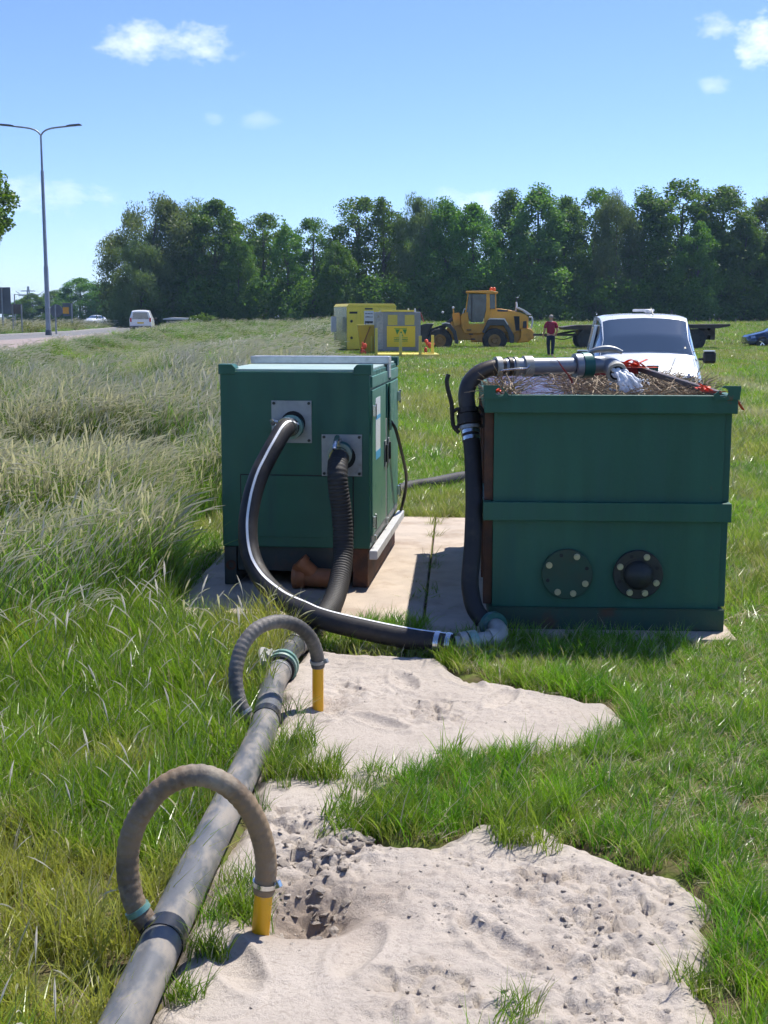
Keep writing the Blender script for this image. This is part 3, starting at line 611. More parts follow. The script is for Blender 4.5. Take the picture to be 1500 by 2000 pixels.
xb = np.array([lc[i].x for i in wi])+rad_[:, 0]*.075; yb2 = np.array([lc[i].y for i in wi])+rad_[:, 1]*.07; sb = .007+.020*RNG.random(n2_)**2; kb2 = sand_s(xb, yb2) > .03; xb, yb2, sb = xb[kb2], yb2[kb2], sb[kb2]
x = np.concatenate([x, xb]); y = np.concatenate([y, yb2]); z = np.concatenate([z, sand_h(xb, yb2)+sb*.1]); size = np.concatenate([size, sb]); tint = np.concatenate([tint, lerp3((.44, .38, .32), (.37, .315, .26), RNG.random(len(xb)))])
clods = scatter('sand_clods', np.stack([x, y, z], -1), np.stack([RNG.normal(0, .4, len(x)), RNG.normal(0, .4, len(x)), RNG.random(len(x))*6.28], -1), size, RNG.integers(0, 6, len(x)), tint, CS)
tag(clods, 'dry crumbled clods and crusts scattered over the pale sand', 'sand clods', kind='stuff')
# ================================================================== PUMP UNIT
PZ = .03
pump = thing('pump_unit', 'green steel pump cabinet on a brown skid with two hoses on its front', 'pump', (-1.0393, 8.135, PZ), -R(6.5))
W_, LN, Z0, Z1 = .955, 1.68, .255, 1.388
def pump_xz(px, py, ly=0.):                # local x,z where the sight line meets the front plane
    iv = pump.matrix_basis.inverted(); o = iv @ Vector((0, 0, CAM_H)); d = iv.to_3x3() @ ray(px, py); t = (ly-o.y)/d.y; q = o+d*t; return q.x, q.z
def pump_w(x, y, z): return pump.matrix_basis @ Vector((x, y, z))
MB().box(0, W_, 0, LN, Z0, Z1-.012).build('body', 'pump_paint', pump, bev=.006)
MB().box(.012, W_-.012, .02, LN-.02, Z1-.0115, Z1+.004).build('roof_panel', 'roof_faded', pump, bev=.003)
for (x0, x1, y0, y1) in ((-.008, .10, -.008, .10), (W_-.10, W_+.012, -.008, .10), (W_-.10, W_+.012, LN-.10, LN+.008), (-.008, .10, LN-.10, LN+.008)):
    t = MB(); left = x0 < .2
    prof = [(x0, Z1-.03), (x1, Z1-.03), (x1, Z1+.012), (x1-.02, Z1+.034), (x0, Z1+.034)] if left else [(x0, Z1-.03), (x1, Z1-.03), (x1, Z1+.034), (x0+.02, Z1+.034), (x0, Z1+.012)]
    t.prism(prof, y0, y1).build('corner_cap', 'pump_paint', pump, bev=.004)
# recessed look of the lower front panel: a proud sheet with a shadow gap
t = MB(); t.box(.128, .846, -.006, -.0005, .322, .718); t.build('front_panel', 'pump_paint', pump, bev=.002)
t = MB(); t.box(.121, .853, -.0022, -.0003, .7185, .7255); t.box(.121, .1275, -.0022, -.0003, .32, .7185); t.box(.8465, .853, -.0022, -.0003, .32, .7185); t.build('panel_gap', 'dark_void', pump)
# roof strap with bent ends
t = MB(); t.box(-.004, W_+.018, .93, 1.10, Z1+.0045, Z1+.056); t.box(W_+.0005, W_+.018, .955, 1.08, Z1-.095, Z1+.004); t.build('roof_channel', 'galvanised', pump, bev=.004)
# side doors on the right
for i, (y0, y1, z0, z1) in enumerate(((.055, .80, .33, 1.26), (.90, LN-.06, .33, 1.26))):
    d_ = MB().box(W_-.004, W_+.012, y0, y1, z0, z1).build('side_door', 'pump_sunlit_side', pump, bev=.004)
    for zz in (z0+.09, z1-.13):
        yy = y0+.02 if i == 0 else y1-.02
        h_ = MB().box(W_+.0122, W_+.034, yy-.018, yy+.018, zz-.035, zz+.035); h_.cyl((W_+.03, yy, zz-.05), (W_+.03, yy, zz+.05), .007, n=8); h_.build('hinge', 'zinc_bright', d_, bev=.003)
    yy = y1-.06 if i == 0 else y0+.05
    MB().box(W_+.0122, W_+.02, yy-.04, yy+.04, .70, .88).build('latch_plate', 'galv_dull', d_, bev=.003)
    MB().box(W_+.0202, W_+.032, yy-.016, yy+.016, .73, .85).build('latch', 'plastic_black', d_, bev=.003)
MB().box(W_-.003, W_+.009, .805, .895, .275, 1.02).build('side_mullion', 'galv_dull', pump, bev=.002)
MB().box(W_-.003, W_+.009, .055, LN-.06, .285, .325).build('side_sill', 'galv_dull', pump, bev=.002)
MB().box(W_-.003, W_+.013, .05, .90, 1.275, 1.345).build('upper_side_panel', 'pump_sunlit_side', pump, bev=.003)
MB().box(W_-.003, W_+.013, 1.10, LN-.06, 1.275, 1.345).build('upper_side_panel', 'pump_sunlit_side', pump, bev=.003)
fl = MB(); fl.prism([(.93, 1.262), (1.28, 1.262), (1.02, .93), (.95, .93)], W_+.02, W_+.03, 'x'); fl.build('open_flap', 'pump_sunlit_side', pump)
for yy in (.10, .82):
    t = MB(); t.box(W_+.0135, W_+.03, yy-.012, yy+.012, .285, .33); t.build('rail_bracket', 'zinc_bright', pump, bev=.003)
# sticker
t = MB().box(W_+.0122, W_+.0135, .22, .47, .80, 1.20).build('sticker', 'sticker_white', pump)
MB().box(W_+.0136, W_+.0142, .22, .47, .80, .855).build('blue_band', 'sticker_blue', t); MB().box(W_+.0136, W_+.0142, .22, .47, 1.06, 1.085).build('blue_band', 'sticker_blue', t)
# cables on the side
for off in (0., .03):
    pts = [(W_+.02, .98, 1.0), (W_+.05, 1.06+off, .93), (W_+.075, 1.30+off, .72), (W_+.085, 1.50+off, .55), (W_+.07, 1.62, .40+off), (W_+.03, 1.68, .25)]
    MB().tube(spline(pts, .03), .010, 8).build('cable', 'plastic_black', pump, smooth=True)
# foot rail and skid
MB().box(W_+.0005, W_+.052, -.03, LN+.03, .192, .248).build('foot_rail', 'galv_bright', pump, bev=.004)
for (x0, x1) in ((0., .088), (.838, .945)):
    MB().box(x0+.004, x1-.004, .01, LN-.02, .0, .254).build('skid_beam', 'rust_steel' if x0 > .5 else 'skid_dark', pump, bev=.006)
MB().box(.0885, .8375, .03, .06, .095, .3185).build('skid_front_plate', 'skid_dark', pump, bev=.003)
MB().box(.0885, .8375, .5, LN-.1, .04, .20).build('drip_tray', 'rust_steel', pump)
t = MB().ring((.05, .012, .13), (0,1,0), .033, .018, .02, 16).build('drain_ring', 'rust_steel', pump)
# galvanised hose plates
for (a, q, hpx) in (((530, 782), (610, 865), (577, 829)), ((628, 848), (708, 930), (670, 885))):
    x0, z1 = pump_xz(*a); x1, z0 = pump_xz(*q); hx_, hz_ = pump_xz(*hpx)
    x0, x1 = x0+.002, x1-.002
    n_ = 28; rin = .078; bmv = []; f = []
    cx_, cz_ = (x0+x1)/2+.01, (z0+z1)/2-.01
    t = MB(); outer = []
    for k in range(n_):
        an = 2*math.pi*k/n_; ca, sa = math.cos(an), math.sin(an); s_ = min((x1-cx_ if ca > 0 else cx_-x0)/max(1e-6, abs(ca)), (z1-cz_ if sa > 0 else cz_-z0)/max(1e-6, abs(sa)))
        t.v += [Vector((cx_+ca*rin, -.012, cz_+sa*rin)), Vector((cx_+ca*s_, -.012, cz_+sa*s_)), Vector((cx_+ca*rin, -.001, cz_+sa*rin)), Vector((cx_+ca*s_, -.001, cz_+sa*s_))]
    # snap the nearest ring points to the four corners
    for (xx, zz) in ((x0, z0), (x1, z0), (x0, z1), (x1, z1)):
        k = min(range(n_), key=lambda k_: (t.v[4*k_+1].x-xx)**2+(t.v[4*k_+1].z-zz)**2); t.v[4*k+1].x = t.v[4*k+3].x = xx; t.v[4*k+1].z = t.v[4*k+3].z = zz
    for k in range(n_):
        k2 = (k+1) % n_; t.f += [(4*k, 4*k+1, 4*k2+1, 4*k2), (4*k+1, 4*k+3, 4*k2+3, 4*k2+1), (4*k+2, 4*k, 4*k2, 4*k2+2)]
    pl = t.build('hose_plate', 'galv_dull', pump)
    MB().cyl((cx_, -.003, cz_), (cx_, -.0008, cz_), rin+.004, n=28).build('dark_opening', 'dark_void', pl)
    for (xx, zz) in ((x0+.016, z0+.016), (x1-.016, z0+.016), (x0+.016, z1-.016), (x1-.016, z1-.016)):
        MB().cyl((xx, -.022, zz), (xx, -.0122, zz), .010, n=6).build('bolt', 'dark_flange', pl)

def wthing(name, label, cat, base, group=None): return thing(name, label, cat, tuple(base), 0., group)
def frame_at(pts, s):
    """point and direction at arc length s along a polyline"""
    acc = 0.
    for a, q in zip(pts[:-1], pts[1:]):
        ln = (q-a).length
        if acc+ln >= s: return a.lerp(q, (s-acc)/ln), (q-a).normalized()
        acc += ln
    return pts[-1], (pts[-1]-pts[-2]).normalized()
def lever_clamp(parent, c, ax, up, r, m='zinc_bright', s=1.5):
    """over-centre lever: lug, arm and handle on a coupling ring"""
    c, ax, up = Vector(c), Vector(ax).normalized(), Vector(up).normalized(); up = (up-ax*up.dot(ax)).normalized()
    t = MB(); a = c+up*(r*.95); t.bar(a-ax*.02*s, a+ax*.05*s+up*.012*s, .022*s, .02*s, up); t.tube(spline([a+up*.012*s, a+up*.03*s+ax*.02*s, a+up*.022*s+ax*.075*s, a+up*.006*s+ax*.105*s], .01), [.009*s]*30 if False else .010*s, 8)
    return t.build('clamp_lever', m, parent, smooth=True, world=True)
# ---------- delivery hose with the white line
p0 = pump_w(.478, .03, 1.035); p1 = pump_w(.474, -.07, 1.035)
dp = [p0, p1, D(556, 838, 7.86), D(538, 866, 7.76), D(522, 895, 7.70), D(506, 928, 7.64), D(491.5, 975, 7.57), D(484, 1028, 7.5), D(489, 1081, 7.42), D(510, 1128, 7.30), D(547, 1167, 7.08), D(590, 1192, 6.85), D(633, 1210, 6.70), D(719, 1231, 6.60), D(804, 1248, 6.53), D(884, 1259, 6.47)]
dl = wthing('delivery_hose', 'black rubber hose with white line looping from upper plate to ground', 'hose', (dp[10].x, dp[10].y, 0))
q = resample(spline(dp, .01), .012); k0 = next(i for i, v in enumerate(q) if (v-p1).length < .02)
hq = q[k0+4:]
MB().tube(hq, [.058*(1-.012*(i % 2)) for i in range(len(hq))], 20).build('hose_body', 'rubber_smooth', dl, smooth=True, world=True)
st = MB(); prev = None
for i in range(0, len(hq)):                      # printed white line, a thin strip lying on the hose
    t_ = (hq[min(i+1, len(hq)-1)]-hq[max(i-1, 0)]).normalized(); cam_d = (Vector((0, 0, CAM_H))-hq[i]).normalized()
    f_ = i/len(hq); nrm = (cam_d-t_*cam_d.dot(t_)).normalized(); side = nrm.cross(t_).normalized()
    ang = float(np.interp(f_, [0, .2, .4, .55, .68, 1.], [-.35, -.25, .05, .7, 1.1, 1.2])); dirn = nrm*math.cos(ang)+side*math.sin(ang)
    l2 = dirn.cross(t_).normalized(); c_ = hq[i]+dirn*.0592
    st.v += [c_-l2*.0075, c_+l2*.0075]
    if prev is not None: st.f.append((prev, prev+1, prev+3, prev+2))
    prev = len(st.v)-2
st.build('white_line', 'white_stripe', dl, world=True)
ax = (q[k0+8]-q[k0]).normalized()
cp = MB(); cp.ring(q[k0+1], ax, .071, .045, .05, 28); cp.build('coupling_ring', 'teal_dark', dl, smooth=True, world=True)
MB().ring(q[k0+4], ax, .076, .05, .012, 28).build('coupling_collar', 'teal_metal', dl, smooth=True, world=True)
MB().cyl(pump_w(.478, .0, 1.035), q[k0+1], .058, .055, n=24).build('stub_pipe', 'teal_dark', dl, smooth=True, world=True)
for j in (9, 12): MB().ring(q[k0+j], (q[k0+j+1]-q[k0+j-1]), .0615, .055, .014, 28).build('hose_band', 'zinc_bright', dl, smooth=True, world=True)
lever_clamp(dl, q[k0+2], ax, (-1, 0, .35), .075)
for j in (-3, -8): MB().ring(hq[j], hq[-1]-hq[-4], .0612, .055, .026, 28).build('hose_band', 'zinc_bright', dl, smooth=True, world=True)
# ---------- suction hose
p0 = pump_w(.782, .03, .878); p1 = pump_w(.78, -.07, .874)
sp = [p0, p1, D(660, 902, 7.88), D(659, 925, 7.80), D(661, 955, 7.78), D(667, 1000, 7.78), D(670, 1045, 7.76), D(669, 1094, 7.70), D(660, 1147, 7.52), D(645, 1187, 7.26), D(617, 1224, 6.92), D(588, 1256, 6.55)]
sh = wthing('suction_hose', 'ribbed black suction hose hanging from lower plate to header pipe', 'hose', (sp[8].x, sp[8].y, 0))
t, q = ribbed(sp[2:], .064, .022, .055, 20); t.build('hose_body', 'rubber', sh, smooth=True, world=True)
ax = (sp[2]-p0).normalized()
MB().ring(p1, ax, .071, .045, .05, 28).build('coupling_ring', 'teal_dark', sh, smooth=True, world=True)
MB().ring(p1+ax*.03, ax, .076, .05, .012, 28).build('coupling_collar', 'teal_metal', sh, smooth=True, world=True)
MB().cyl(pump_w(.782, .0, .878), p1, .058, .055, n=24).build('stub_pipe', 'teal_dark', sh, smooth=True, world=True)
MB().tube(spline([p1+ax*.02, sp[2]-ax*.01, sp[2]+(sp[3]-sp[2])*.3], .01), .056, 20).build('hose_cuff', 'rubber', sh, smooth=True, world=True)
MB().ring(sp[2]*.5+p1*.5, ax, .063, .05, .014, 28).build('hose_band', 'zinc_bright', sh, smooth=True, world=True)
lever_clamp(sh, p1, ax, (-.1, 0, 1), .074)
MB().ring(q[-6], q[-1]-q[-8], .072, .06, .03, 24).build('hose_band', 'galv_dull', sh, smooth=True, world=True)
# ---------- clay-coloured pipe branch lying under the pump
b0 = D(585, 1140, 8.02); yb = wthing('pipe_branch', 'orange-brown plastic pipe branch lying in the shade before the pump', 'pipe fitting', (b0.x, b0.y, PZ), None)
c0 = Vector((0, 0, .075)); t = MB(); t.tube([(-.02, .02, .075), (.03, .02, .075), (.031, .02, .075), (.21, -.03, .07)], [.075, .075, .062, .062], 20)
t.build('pipe_body', 'terracotta', yb, smooth=True)
MB().tube([(.10, 0, .08), (.03, -.01, .15), (.012, -.012, .17)], [.052, .052, .052], 18).build('side_branch', 'terracotta', yb, smooth=True)
MB().ring((.012, -.012, .168), (-.7, 0, .7), .062, .046, .035, 20).build('socket_rim', 'terracotta', yb, smooth=True)
MB().ring((-.02, .022, .075), (1, -.2, 0), .080, .06, .03, 20).build('socket_rim', 'terracotta', yb, smooth=True)
MB().cyl((-.021, .022, .075), (-.005, .019, .075), .06, n=18).build('dark_mouth', 'dark_void', yb)

# ================================================================== TANK
tank = thing('water_tank', 'rusty green open steel tank with two round flanges on its front', 'tank', (.602, 6.987, PZ), -R(3.39))
TW, TL = 1.245, 2.75
def tank_w(x, y, z): return tank.matrix_basis @ Vector((x, y, z))
wt = .012
t = MB(); t.box(0, TW, 0, wt, .12, 1.21); t.build('front_wall', 'tank_paint', tank, bev=.002)
MB().box(0, TW, TL-wt, TL, .12, 1.21).build('rear_wall', 'tank_paint', tank)
MB().box(0, wt, wt+.0005, TL-wt-.0005, .12, 1.21).build('side_wall', 'rust_green', tank); MB().box(TW-wt, TW, wt+.0005, TL-wt-.0005, .12, 1.21).build('side_wall', 'tank_paint', tank)
MB().box(.02, TW-.02, .02, TL-.02, .125, .14).build('floor_plate', 'rust_steel', tank)
def frame_ring(name, x0, x1, y0, y1, z0, z1, th, m):
    t = MB(); t.box(x0, x1, y0, y0+th, z0, z1); t.box(x0, x1, y1-th, y1, z0, z1); t.box(x0, x0+th, y0+th+.0005, y1-th-.0005, z0, z1); t.box(x1-th, x1, y0+th+.0005, y1-th-.0005, z0, z1); return t.build(name, m, tank, bev=.004)
frame_ring('top_rim', -.055, TW+.055, -.05, TL+.05, 1.203, 1.300, .049, 'tank_paint')
frame_ring('middle_rib', -.055, TW+.045, -.045, TL+.045, .612, .715, .0445, 'tank_paint')
frame_ring('base_rail', -.02, TW+.03, -.03, TL+.03, .0, .1195, .08, 'rust_green')
MB().box(-.02, TW+.03, -.034, -.0305, .1205, .126).build('base_ledge', 'rust_green', tank)
for k, yy in enumerate((.02, .75, 1.5, 2.25)):
    for (z0, z1) in ((.13, .6105), (.7165, 1.2015)):
        MB().box(-.05, -.0005, yy, yy+.06, z0, z1).build('side_stiffener', 'rust_steel', tank, bev=.003)
        if k < 2: MB().box(TW+.0005, TW+.04, yy, yy+.06, z0, z1).build('side_stiffener', 'tank_paint', tank, bev=.003)
# lifting lugs with holes
def lug(x0, x1, yy, flip):
    zb, zt = 1.28, 1.353; hc = (x0+.085, 1.318) if not flip else (x1-.085, 1.318)
    if not flip: o_ = [(x0, zb), (x1, zb), (x1, 1.306), (x1-.035, 1.335), (x1-.05, zt), (x0-.006, zt)]
    else: o_ = [(x0, zb), (x1, zb), (x1+.006, zt), (x0+.05, zt), (x0+.035, 1.335), (x0, 1.306)]
    n_ = 24; t = MB()
    def edge(an):                                # distance from the hole centre to the outline
        dx, dz = math.cos(an), math.sin(an); best = 9.
        for i in range(len(o_)):
            (ax_, az_), (bx_, bz_) = o_[i], o_[(i+1) % len(o_)]; ex, ez = bx_-ax_, bz_-az_; den = dx*ez-dz*ex
            if abs(den) < 1e-9: continue
            tt = ((ax_-hc[0])*ez-(az_-hc[1])*ex)/den; uu = ((ax_-hc[0])*dz-(az_-hc[1])*dx)/den
            if tt > 0 and -1e-6 <= uu <= 1+1e-6: best = min(best, tt)
        return best
    angs = sorted([2*math.pi*k/n_ for k in range(n_)]+[math.atan2(z_-hc[1], x_-hc[0]) % (2*math.pi) for x_, z_ in o_]); n2 = len(angs)
    for an in angs:
        e = edge(an); ca, sa = math.cos(an), math.sin(an)
        for (rr, yv) in ((.025, yy), (e, yy), (.025, yy+.014), (e, yy+.014)): t.v.append(Vector((hc[0]+ca*rr, yv, hc[1]+sa*rr)))
    for k in range(n2):
        k2 = (k+1) % n2; t.f += [(4*k, 4*k+1, 4*k2+1, 4*k2), (4*k+2, 4*k+3, 4*k2+3, 4*k2+2), (4*k, 4*k+2, 4*k2+2, 4*k2), (4*k+1, 4*k+3, 4*k2+3, 4*k2+1)]
    t.build('lifting_lug', 'tank_paint', tank)
lug(-.057, .072, -.066, False); lug(TW-.078, TW+.058, -.066, True); lug(-.055, .075, TL+.052, False); lug(TW-.075, TW+.055, TL+.052, True)
# flanges
def flange(cx, cz, r, dome, m):
    o = MB(); o.cyl((cx, -.030, cz), (cx, -.0008, cz), r, n=40); o = o.build('blind_flange' if not dome else 'pipe_flange', m, tank, bev=.004, smooth=True)
    if dome:
        MB().ring((cx, -.034, cz), (0, 1, 0), r*.66, r*.6, .008, 40).build('raised_ring', m, o, smooth=True)
        t = MB(); prof = [(r*.60, -.031), (r*.59, -.045), (r*.5, -.07), (r*.34, -.088), (r*.15, -.097), (.001, -.099)]; n_ = 36
        for (rr, yy) in prof:
            for k in range(n_): a = 2*math.pi*k/n_; t.v.append(Vector((cx+rr*math.cos(a), yy, cz+rr*math.sin(a))))
        for i in range(len(prof)-1):
            for k in range(n_): k2 = (k+1) % n_; t.f.append((i*n_+k, i*n_+k2, (i+1)*n_+k2, (i+1)*n_+k))
        t.build('domed_cap', 'dark_flange', o, smooth=True)
    for k in range(8):
        a = R(18+45*k+(0 if not dome else 3)); x_, z_ = cx+r*.8*math.cos(a), cz+r*.8*math.sin(a)
        if k in (0, 2, 4): MB().cyl((x_, -.0312, z_), (x_, -.0305, z_), .0105, n=12).build('bolt_hole', 'dark_void', o)
        else: t = MB(); t.cyl((x_, -.046, z_), (x_, -.0305, z_), .0145, n=6); t.cyl((x_, -.035, z_), (x_, -.0303, z_), .018, n=14); t.build('bolt', 'bolt_zinc', o)
flange(.412, .312, .140, False, 'rust_green'); flange(.800, .314, .136, True, 'dark_flange')
# grating, wet debris and frame on the top
t = MB()
for k in range(52): yy = .03+k*(TL-.06)/51; t.box(.02, TW-.02, yy-.0025, yy+.0025, 1.222, 1.247)
for k in range(14): xx = .03+k*(TW-.06)/13; t.box(xx-.004, xx+.004, .02, TL-.02, 1.2475, 1.256)
t.build('top_grating', 'grate_steel', tank)
t = MB(); nx_, ny_ = 30, 60
for j in range(ny_):
    for i in range(nx_):
        x_ = .01+(.60)*i/(nx_-1); y_ = .05+(TL-.1)*j/(ny_-1); t.v.append(Vector((x_, y_, 1.262+.02*float(fbm(np.float64(x_*9), np.float64(y_*9), 3))+.010*math.sin(y_*37+3*math.sin(x_*9)))))
for j in range(ny_-1):
    for i in range(nx_-1): a = j*nx_+i; t.f.append((a, a+1, a+nx_+1, a+nx_))
wl = t.build('wet_sheet', 'wet_brown', tank, smooth=True)
# reed debris: uncountable stalks
t = MB(); rr = random.Random(5)
def stalk(x, y, z, ln, az_, pit, w_=.004):
    d_ = Vector((math.cos(az_)*math.cos(pit), math.sin(az_)*math.cos(pit), math.sin(pit))); a = Vector((x, y, z)); t.tube([a, a+d_*ln*.5+Vector((0, 0, rr.uniform(-.01, .01))), a+d_*ln], [w_, w_*.9, w_*.5], 4, False)
for k in range(1500):
    x = rr.uniform(.44, 1.22) if k % 22 else rr.uniform(.02, .5); y = rr.random()**1.4*2.5+.10
    stalk(x, y, 1.262+rr.random()*.03, rr.uniform(.05, .2), rr.uniform(0, 6.28), rr.gauss(.06, .2), rr.uniform(.0018, .0042))
for k in range(260):                               # heap at the right rim
    y = rr.uniform(.9, 2.3); stalk(rr.uniform(1.08, 1.36), y, 1.275+rr.random()*.04*(1-abs(y-1.6)/.9), rr.uniform(.07, .18), rr.uniform(-1.2, 2.2), rr.gauss(.2, .3), rr.uniform(.002, .004))
for k in range(130): stalk(rr.uniform(-.03, .12), rr.uniform(-.03, .5), 1.285+rr.random()*.05, rr.uniform(.06, .2), rr.uniform(0, 6.28), rr.gauss(.25, .4), .003)
rd = t.build('reed_debris', 'straw', None); rd.location = tank.location; rd.rotation_euler = tank.rotation_euler; tag(rd, 'dry broken reed stalks heaped on the tank top', 'reeds', kind='stuff')
# dark steel frame lying over the debris
fm = thing('drain_frame', 'dark red steel frame lying over reeds on the tank top', 'frame', tuple(tank_w(.9, 1.5, 1.30)), -R(3.39))
def fml(x, y, z): return (x-.9, y-1.5, z-1.30)
t = MB(); t.bar(fml(.66, 2.05, 1.335), fml(1.06, 2.15, 1.345), .05, .05); t.build('cross_bar', 'red_strap', fm, bev=.004)
t = MB(); t.bar(fml(1.07, 2.2, 1.355), fml(1.225, .12, 1.30), .035, .035); t.build('side_bar', 'grate_steel', fm, bev=.004)
MB().tube(spline([fml(.60, 2.1, 1.36), fml(.8, 2.12, 1.385), fml(1.02, 2.16, 1.39), fml(1.04, 2.16, 1.35)], .03), .006, 8).build('wire_loop', 'grate_steel', fm, smooth=True)
MB().sphere(fml(1.045, 2.16, 1.395), .022, 10, 8).build('knob', 'grate_steel', fm, smooth=True)
# orange straps
def strap(pts, w_, name, label, m='orange_strap'):
    q = spline(pts, .015); t = MB()
    for i, p in enumerate(q):
        d_ = (q[min(i+1, len(q)-1)]-q[max(i-1, 0)]).normalized(); s_ = d_.cross(Vector((.3, .2, 1))).normalized(); n_ = s_.cross(d_)
        for (a, c_) in ((-1, -1), (1, -1), (1, 1), (-1, 1)): t.v.append(p+s_*a*w_/2+n_*c_*.0015)
    for i in range(len(q)-1):
        for k in range(4): t.f.append((4*i+k, 4*i+(k+1) % 4, 4*i+4+(k+1) % 4, 4*i+4+k))
    o = t.build(name, m, None); return tag(o, label, 'strap')
rr = random.Random(9)
def knot(c, n_, r_): return [c+Vector((rr.gauss(0, r_), rr.gauss(0, r_), abs(rr.gauss(0, r_*.55)))) for _ in range(n_)]
strap(knot(tank_w(1.02, 2.0, 1.37), 26, .05), .02, 'lashing_strap', 'orange strap bundled on the steel frame over the reeds')
strap(knot(tank_w(1.14, .10, 1.315), 16, .032)+[tank_w(1.19, -.02, 1.315), tank_w(1.26, -.02, 1.32), tank_w(1.32, .05, 1.26), tank_w(1.36, .10, 1.215)], .018, 'lashing_strap', 'orange strap tied through the right front lifting lug')
strap(knot(tank_w(.02, -.03, 1.315), 12, .016), .012, 'lashing_strap', 'orange strap end stuffed in the left front lifting lug')

# ---------- riser hose, elbow and inlet pipe
rp = [D(944, 1212, 6.80), D(928, 1190, 6.83), D(920, 1160, 6.87), D(918, 1130, 6.90), D(923, 1066, 6.96), D(926, 975, 7.05), D(923, 883, 7.16), D(918, 838, 7.22)]
rs_ = wthing('riser_hose', 'smooth black hose standing upright beside the tank', 'hose', (rp[3].x, rp[3].y, 0))
q = spline(rp, .02); MB().tube(q, .0485, 20).build('hose_body', 'rubber_smooth', rs_, smooth=True, world=True)
for s_ in (-2, -4): MB().ring(q[s_], q[-1]-q[-6], .0525, .046, .022, 28).build('hose_band', 'zinc_bright', rs_, smooth=True, world=True)
ip = wthing('inlet_pipe', 'bent pipe with lever coupling carrying water onto the tank', 'pipe', (D(918, 838, 7.22).x, 7.22, D(918, 838, 7.22).z))
e0 = D(917, 826, 7.225)
ep = [D(917, 830, 7.225), D(914, 800, 7.25), D(911, 772, 7.28), D(917, 748, 7.30), D(935, 729, 7.32), D(960, 719, 7.34), D(985, 716, 7.36)]
q = spline(ep, .015); MB().tube(q, .0475, 20).build('elbow', 'bronze_iron', ip, smooth=True, world=True)
axv = (ep[1]-ep[0]).normalized(); cc = ep[0].lerp(ep[1], .35)
MB().ring(cc, axv, .068, .04, .055, 28).build('lower_collar', 'black_iron', ip, smooth=True, world=True)
MB().ring(cc+axv*.05, axv, .060, .04, .03, 28).build('upper_collar', 'black_iron', ip, smooth=True, world=True)
MB().ring(cc-axv*.045, axv, .058, .04, .02, 28).build('seal_ring', 'pipe_bluegrey', ip, smooth=True, world=True)
t = MB(); a = cc+Vector((-.065, 0, -.055)); t.tube(spline([a+Vector((.01, 0, -.02)), a+Vector((-.022, 0, .02)), a+Vector((-.03, 0, .09)), a+Vector((-.035, 0, .15)), a+Vector((-.055, 0, .225)), a+Vector((-.062, 0, .275)), a+Vector((-.052, 0, .31))], .01), .012, 8)
t.tube(spline([a+Vector((-.025, 0, .10)), a+Vector((0., 0, .115)), a+Vector((.02, 0, .11))], .01), .011, 8); t.tube(spline([a+Vector((-.02, 0, .0)), a+Vector((.01, 0, .02)), a+Vector((.03, 0, .05))], .01), .012, 8)
t.build('long_lever', 'black_iron', ip, smooth=True, world=True)
t = MB(); a = cc+Vector((.062, 0, .055)); t.tube(spline([a+Vector((-.01, 0, .02)), a+Vector((.012, 0, .0)), a+Vector((.026, 0, -.045)), a+Vector((.022, 0, -.09)), a+Vector((-.008, 0, -.085))], .01), .011, 8); t.tube([a+Vector((-.02, 0, -.03)), a+Vector((.02, 0, -.04))], .010, 8)
t.build('short_lever', 'black_iron', ip, smooth=True, world=True)
hp = [D(985, 716, 7.36), D(1120, 714, 7.47)]
for (f_, w2, r2) in ((-.02, .03, .058), (.05, .022, .055), (.085, .018, .055), (.16, .05, .060)):
    d_ = (hp[1]-hp[0]).normalized(); MB().ring(hp[0]+d_*(f_-.02), d_, r2, .04, w2, 28).build('pipe_collar', 'coupling_grey' if f_ != .05 else 'black_iron', ip, smooth=True, world=True)
t = MB(); d_ = (hp[1]-hp[0]).normalized(); t.tube(spline([hp[0]+d_*-.03+Vector((0, -.062, -.02)), hp[0]+d_*.06+Vector((0, -.068, -.012)), hp[0]+d_*.13+Vector((0, -.064, -.008)), hp[0]+d_*.15+Vector((0, -.05, .02))], .01), .006, 8); t.build('wire_lever', 'zinc_bright', ip, smooth=True, world=True)
MB().tube(spline([hp[0], hp[0].lerp(hp[1], .5), hp[1]], .03), .0475, 24).build('straight_pipe', 'pipe_bluegrey', ip, smooth=True, world=True)
c1, c2 = D(1122, 714, 7.47), D(1164, 712, 7.50); d_ = (c2-c1).normalized()
MB().ring(c1+d_*.02, d_, .070, .045, .04, 28).build('coupling_half', 'pipe_bluegrey', ip, smooth=True, world=True)
MB().ring(c1+d_*.072, d_, .075, .045, .06, 28).build('coupling_band', 'teal_dark', ip, smooth=True, world=True)
lv = c1+d_*.09+Vector((0, -.01, .075)); t = MB(); qq = spline([lv, lv+Vector((.04, -.01, .012)), lv+Vector((.10, -.015, .018)), lv+Vector((.15, -.02, .012)), lv+Vector((.185, -.02, -.002))], .01); t.tube(qq, [.012+.008*math.sin(math.pi*min(1, i/len(qq)*1.1)) for i in range(len(qq))], 8)
t.build('lever_handle', 'galv_dull', ip, smooth=True, world=True)
s0 = c2-d_*.02; spq = [s0, D(1182, 712, 7.50), D(1197, 717, 7.46), D(1204, 727, 7.38)]
MB().tube(spline(spq, .012), [.052]*2+[.052]*200 if False else .051, 20).build('spout', 'pipe_bluegrey', ip, smooth=True, world=True)
oax = (spq[3]-spq[2]).normalized(); MB().ring(spq[3], oax, .060, .043, .03, 28).build('spout_rim', 'coupling_grey', ip, smooth=True, world=True)
MB().cyl(spq[3]+oax*.0005, spq[3]+oax*.008, .044, n=20).build('spout_mouth', 'dark_void', ip, world=True)
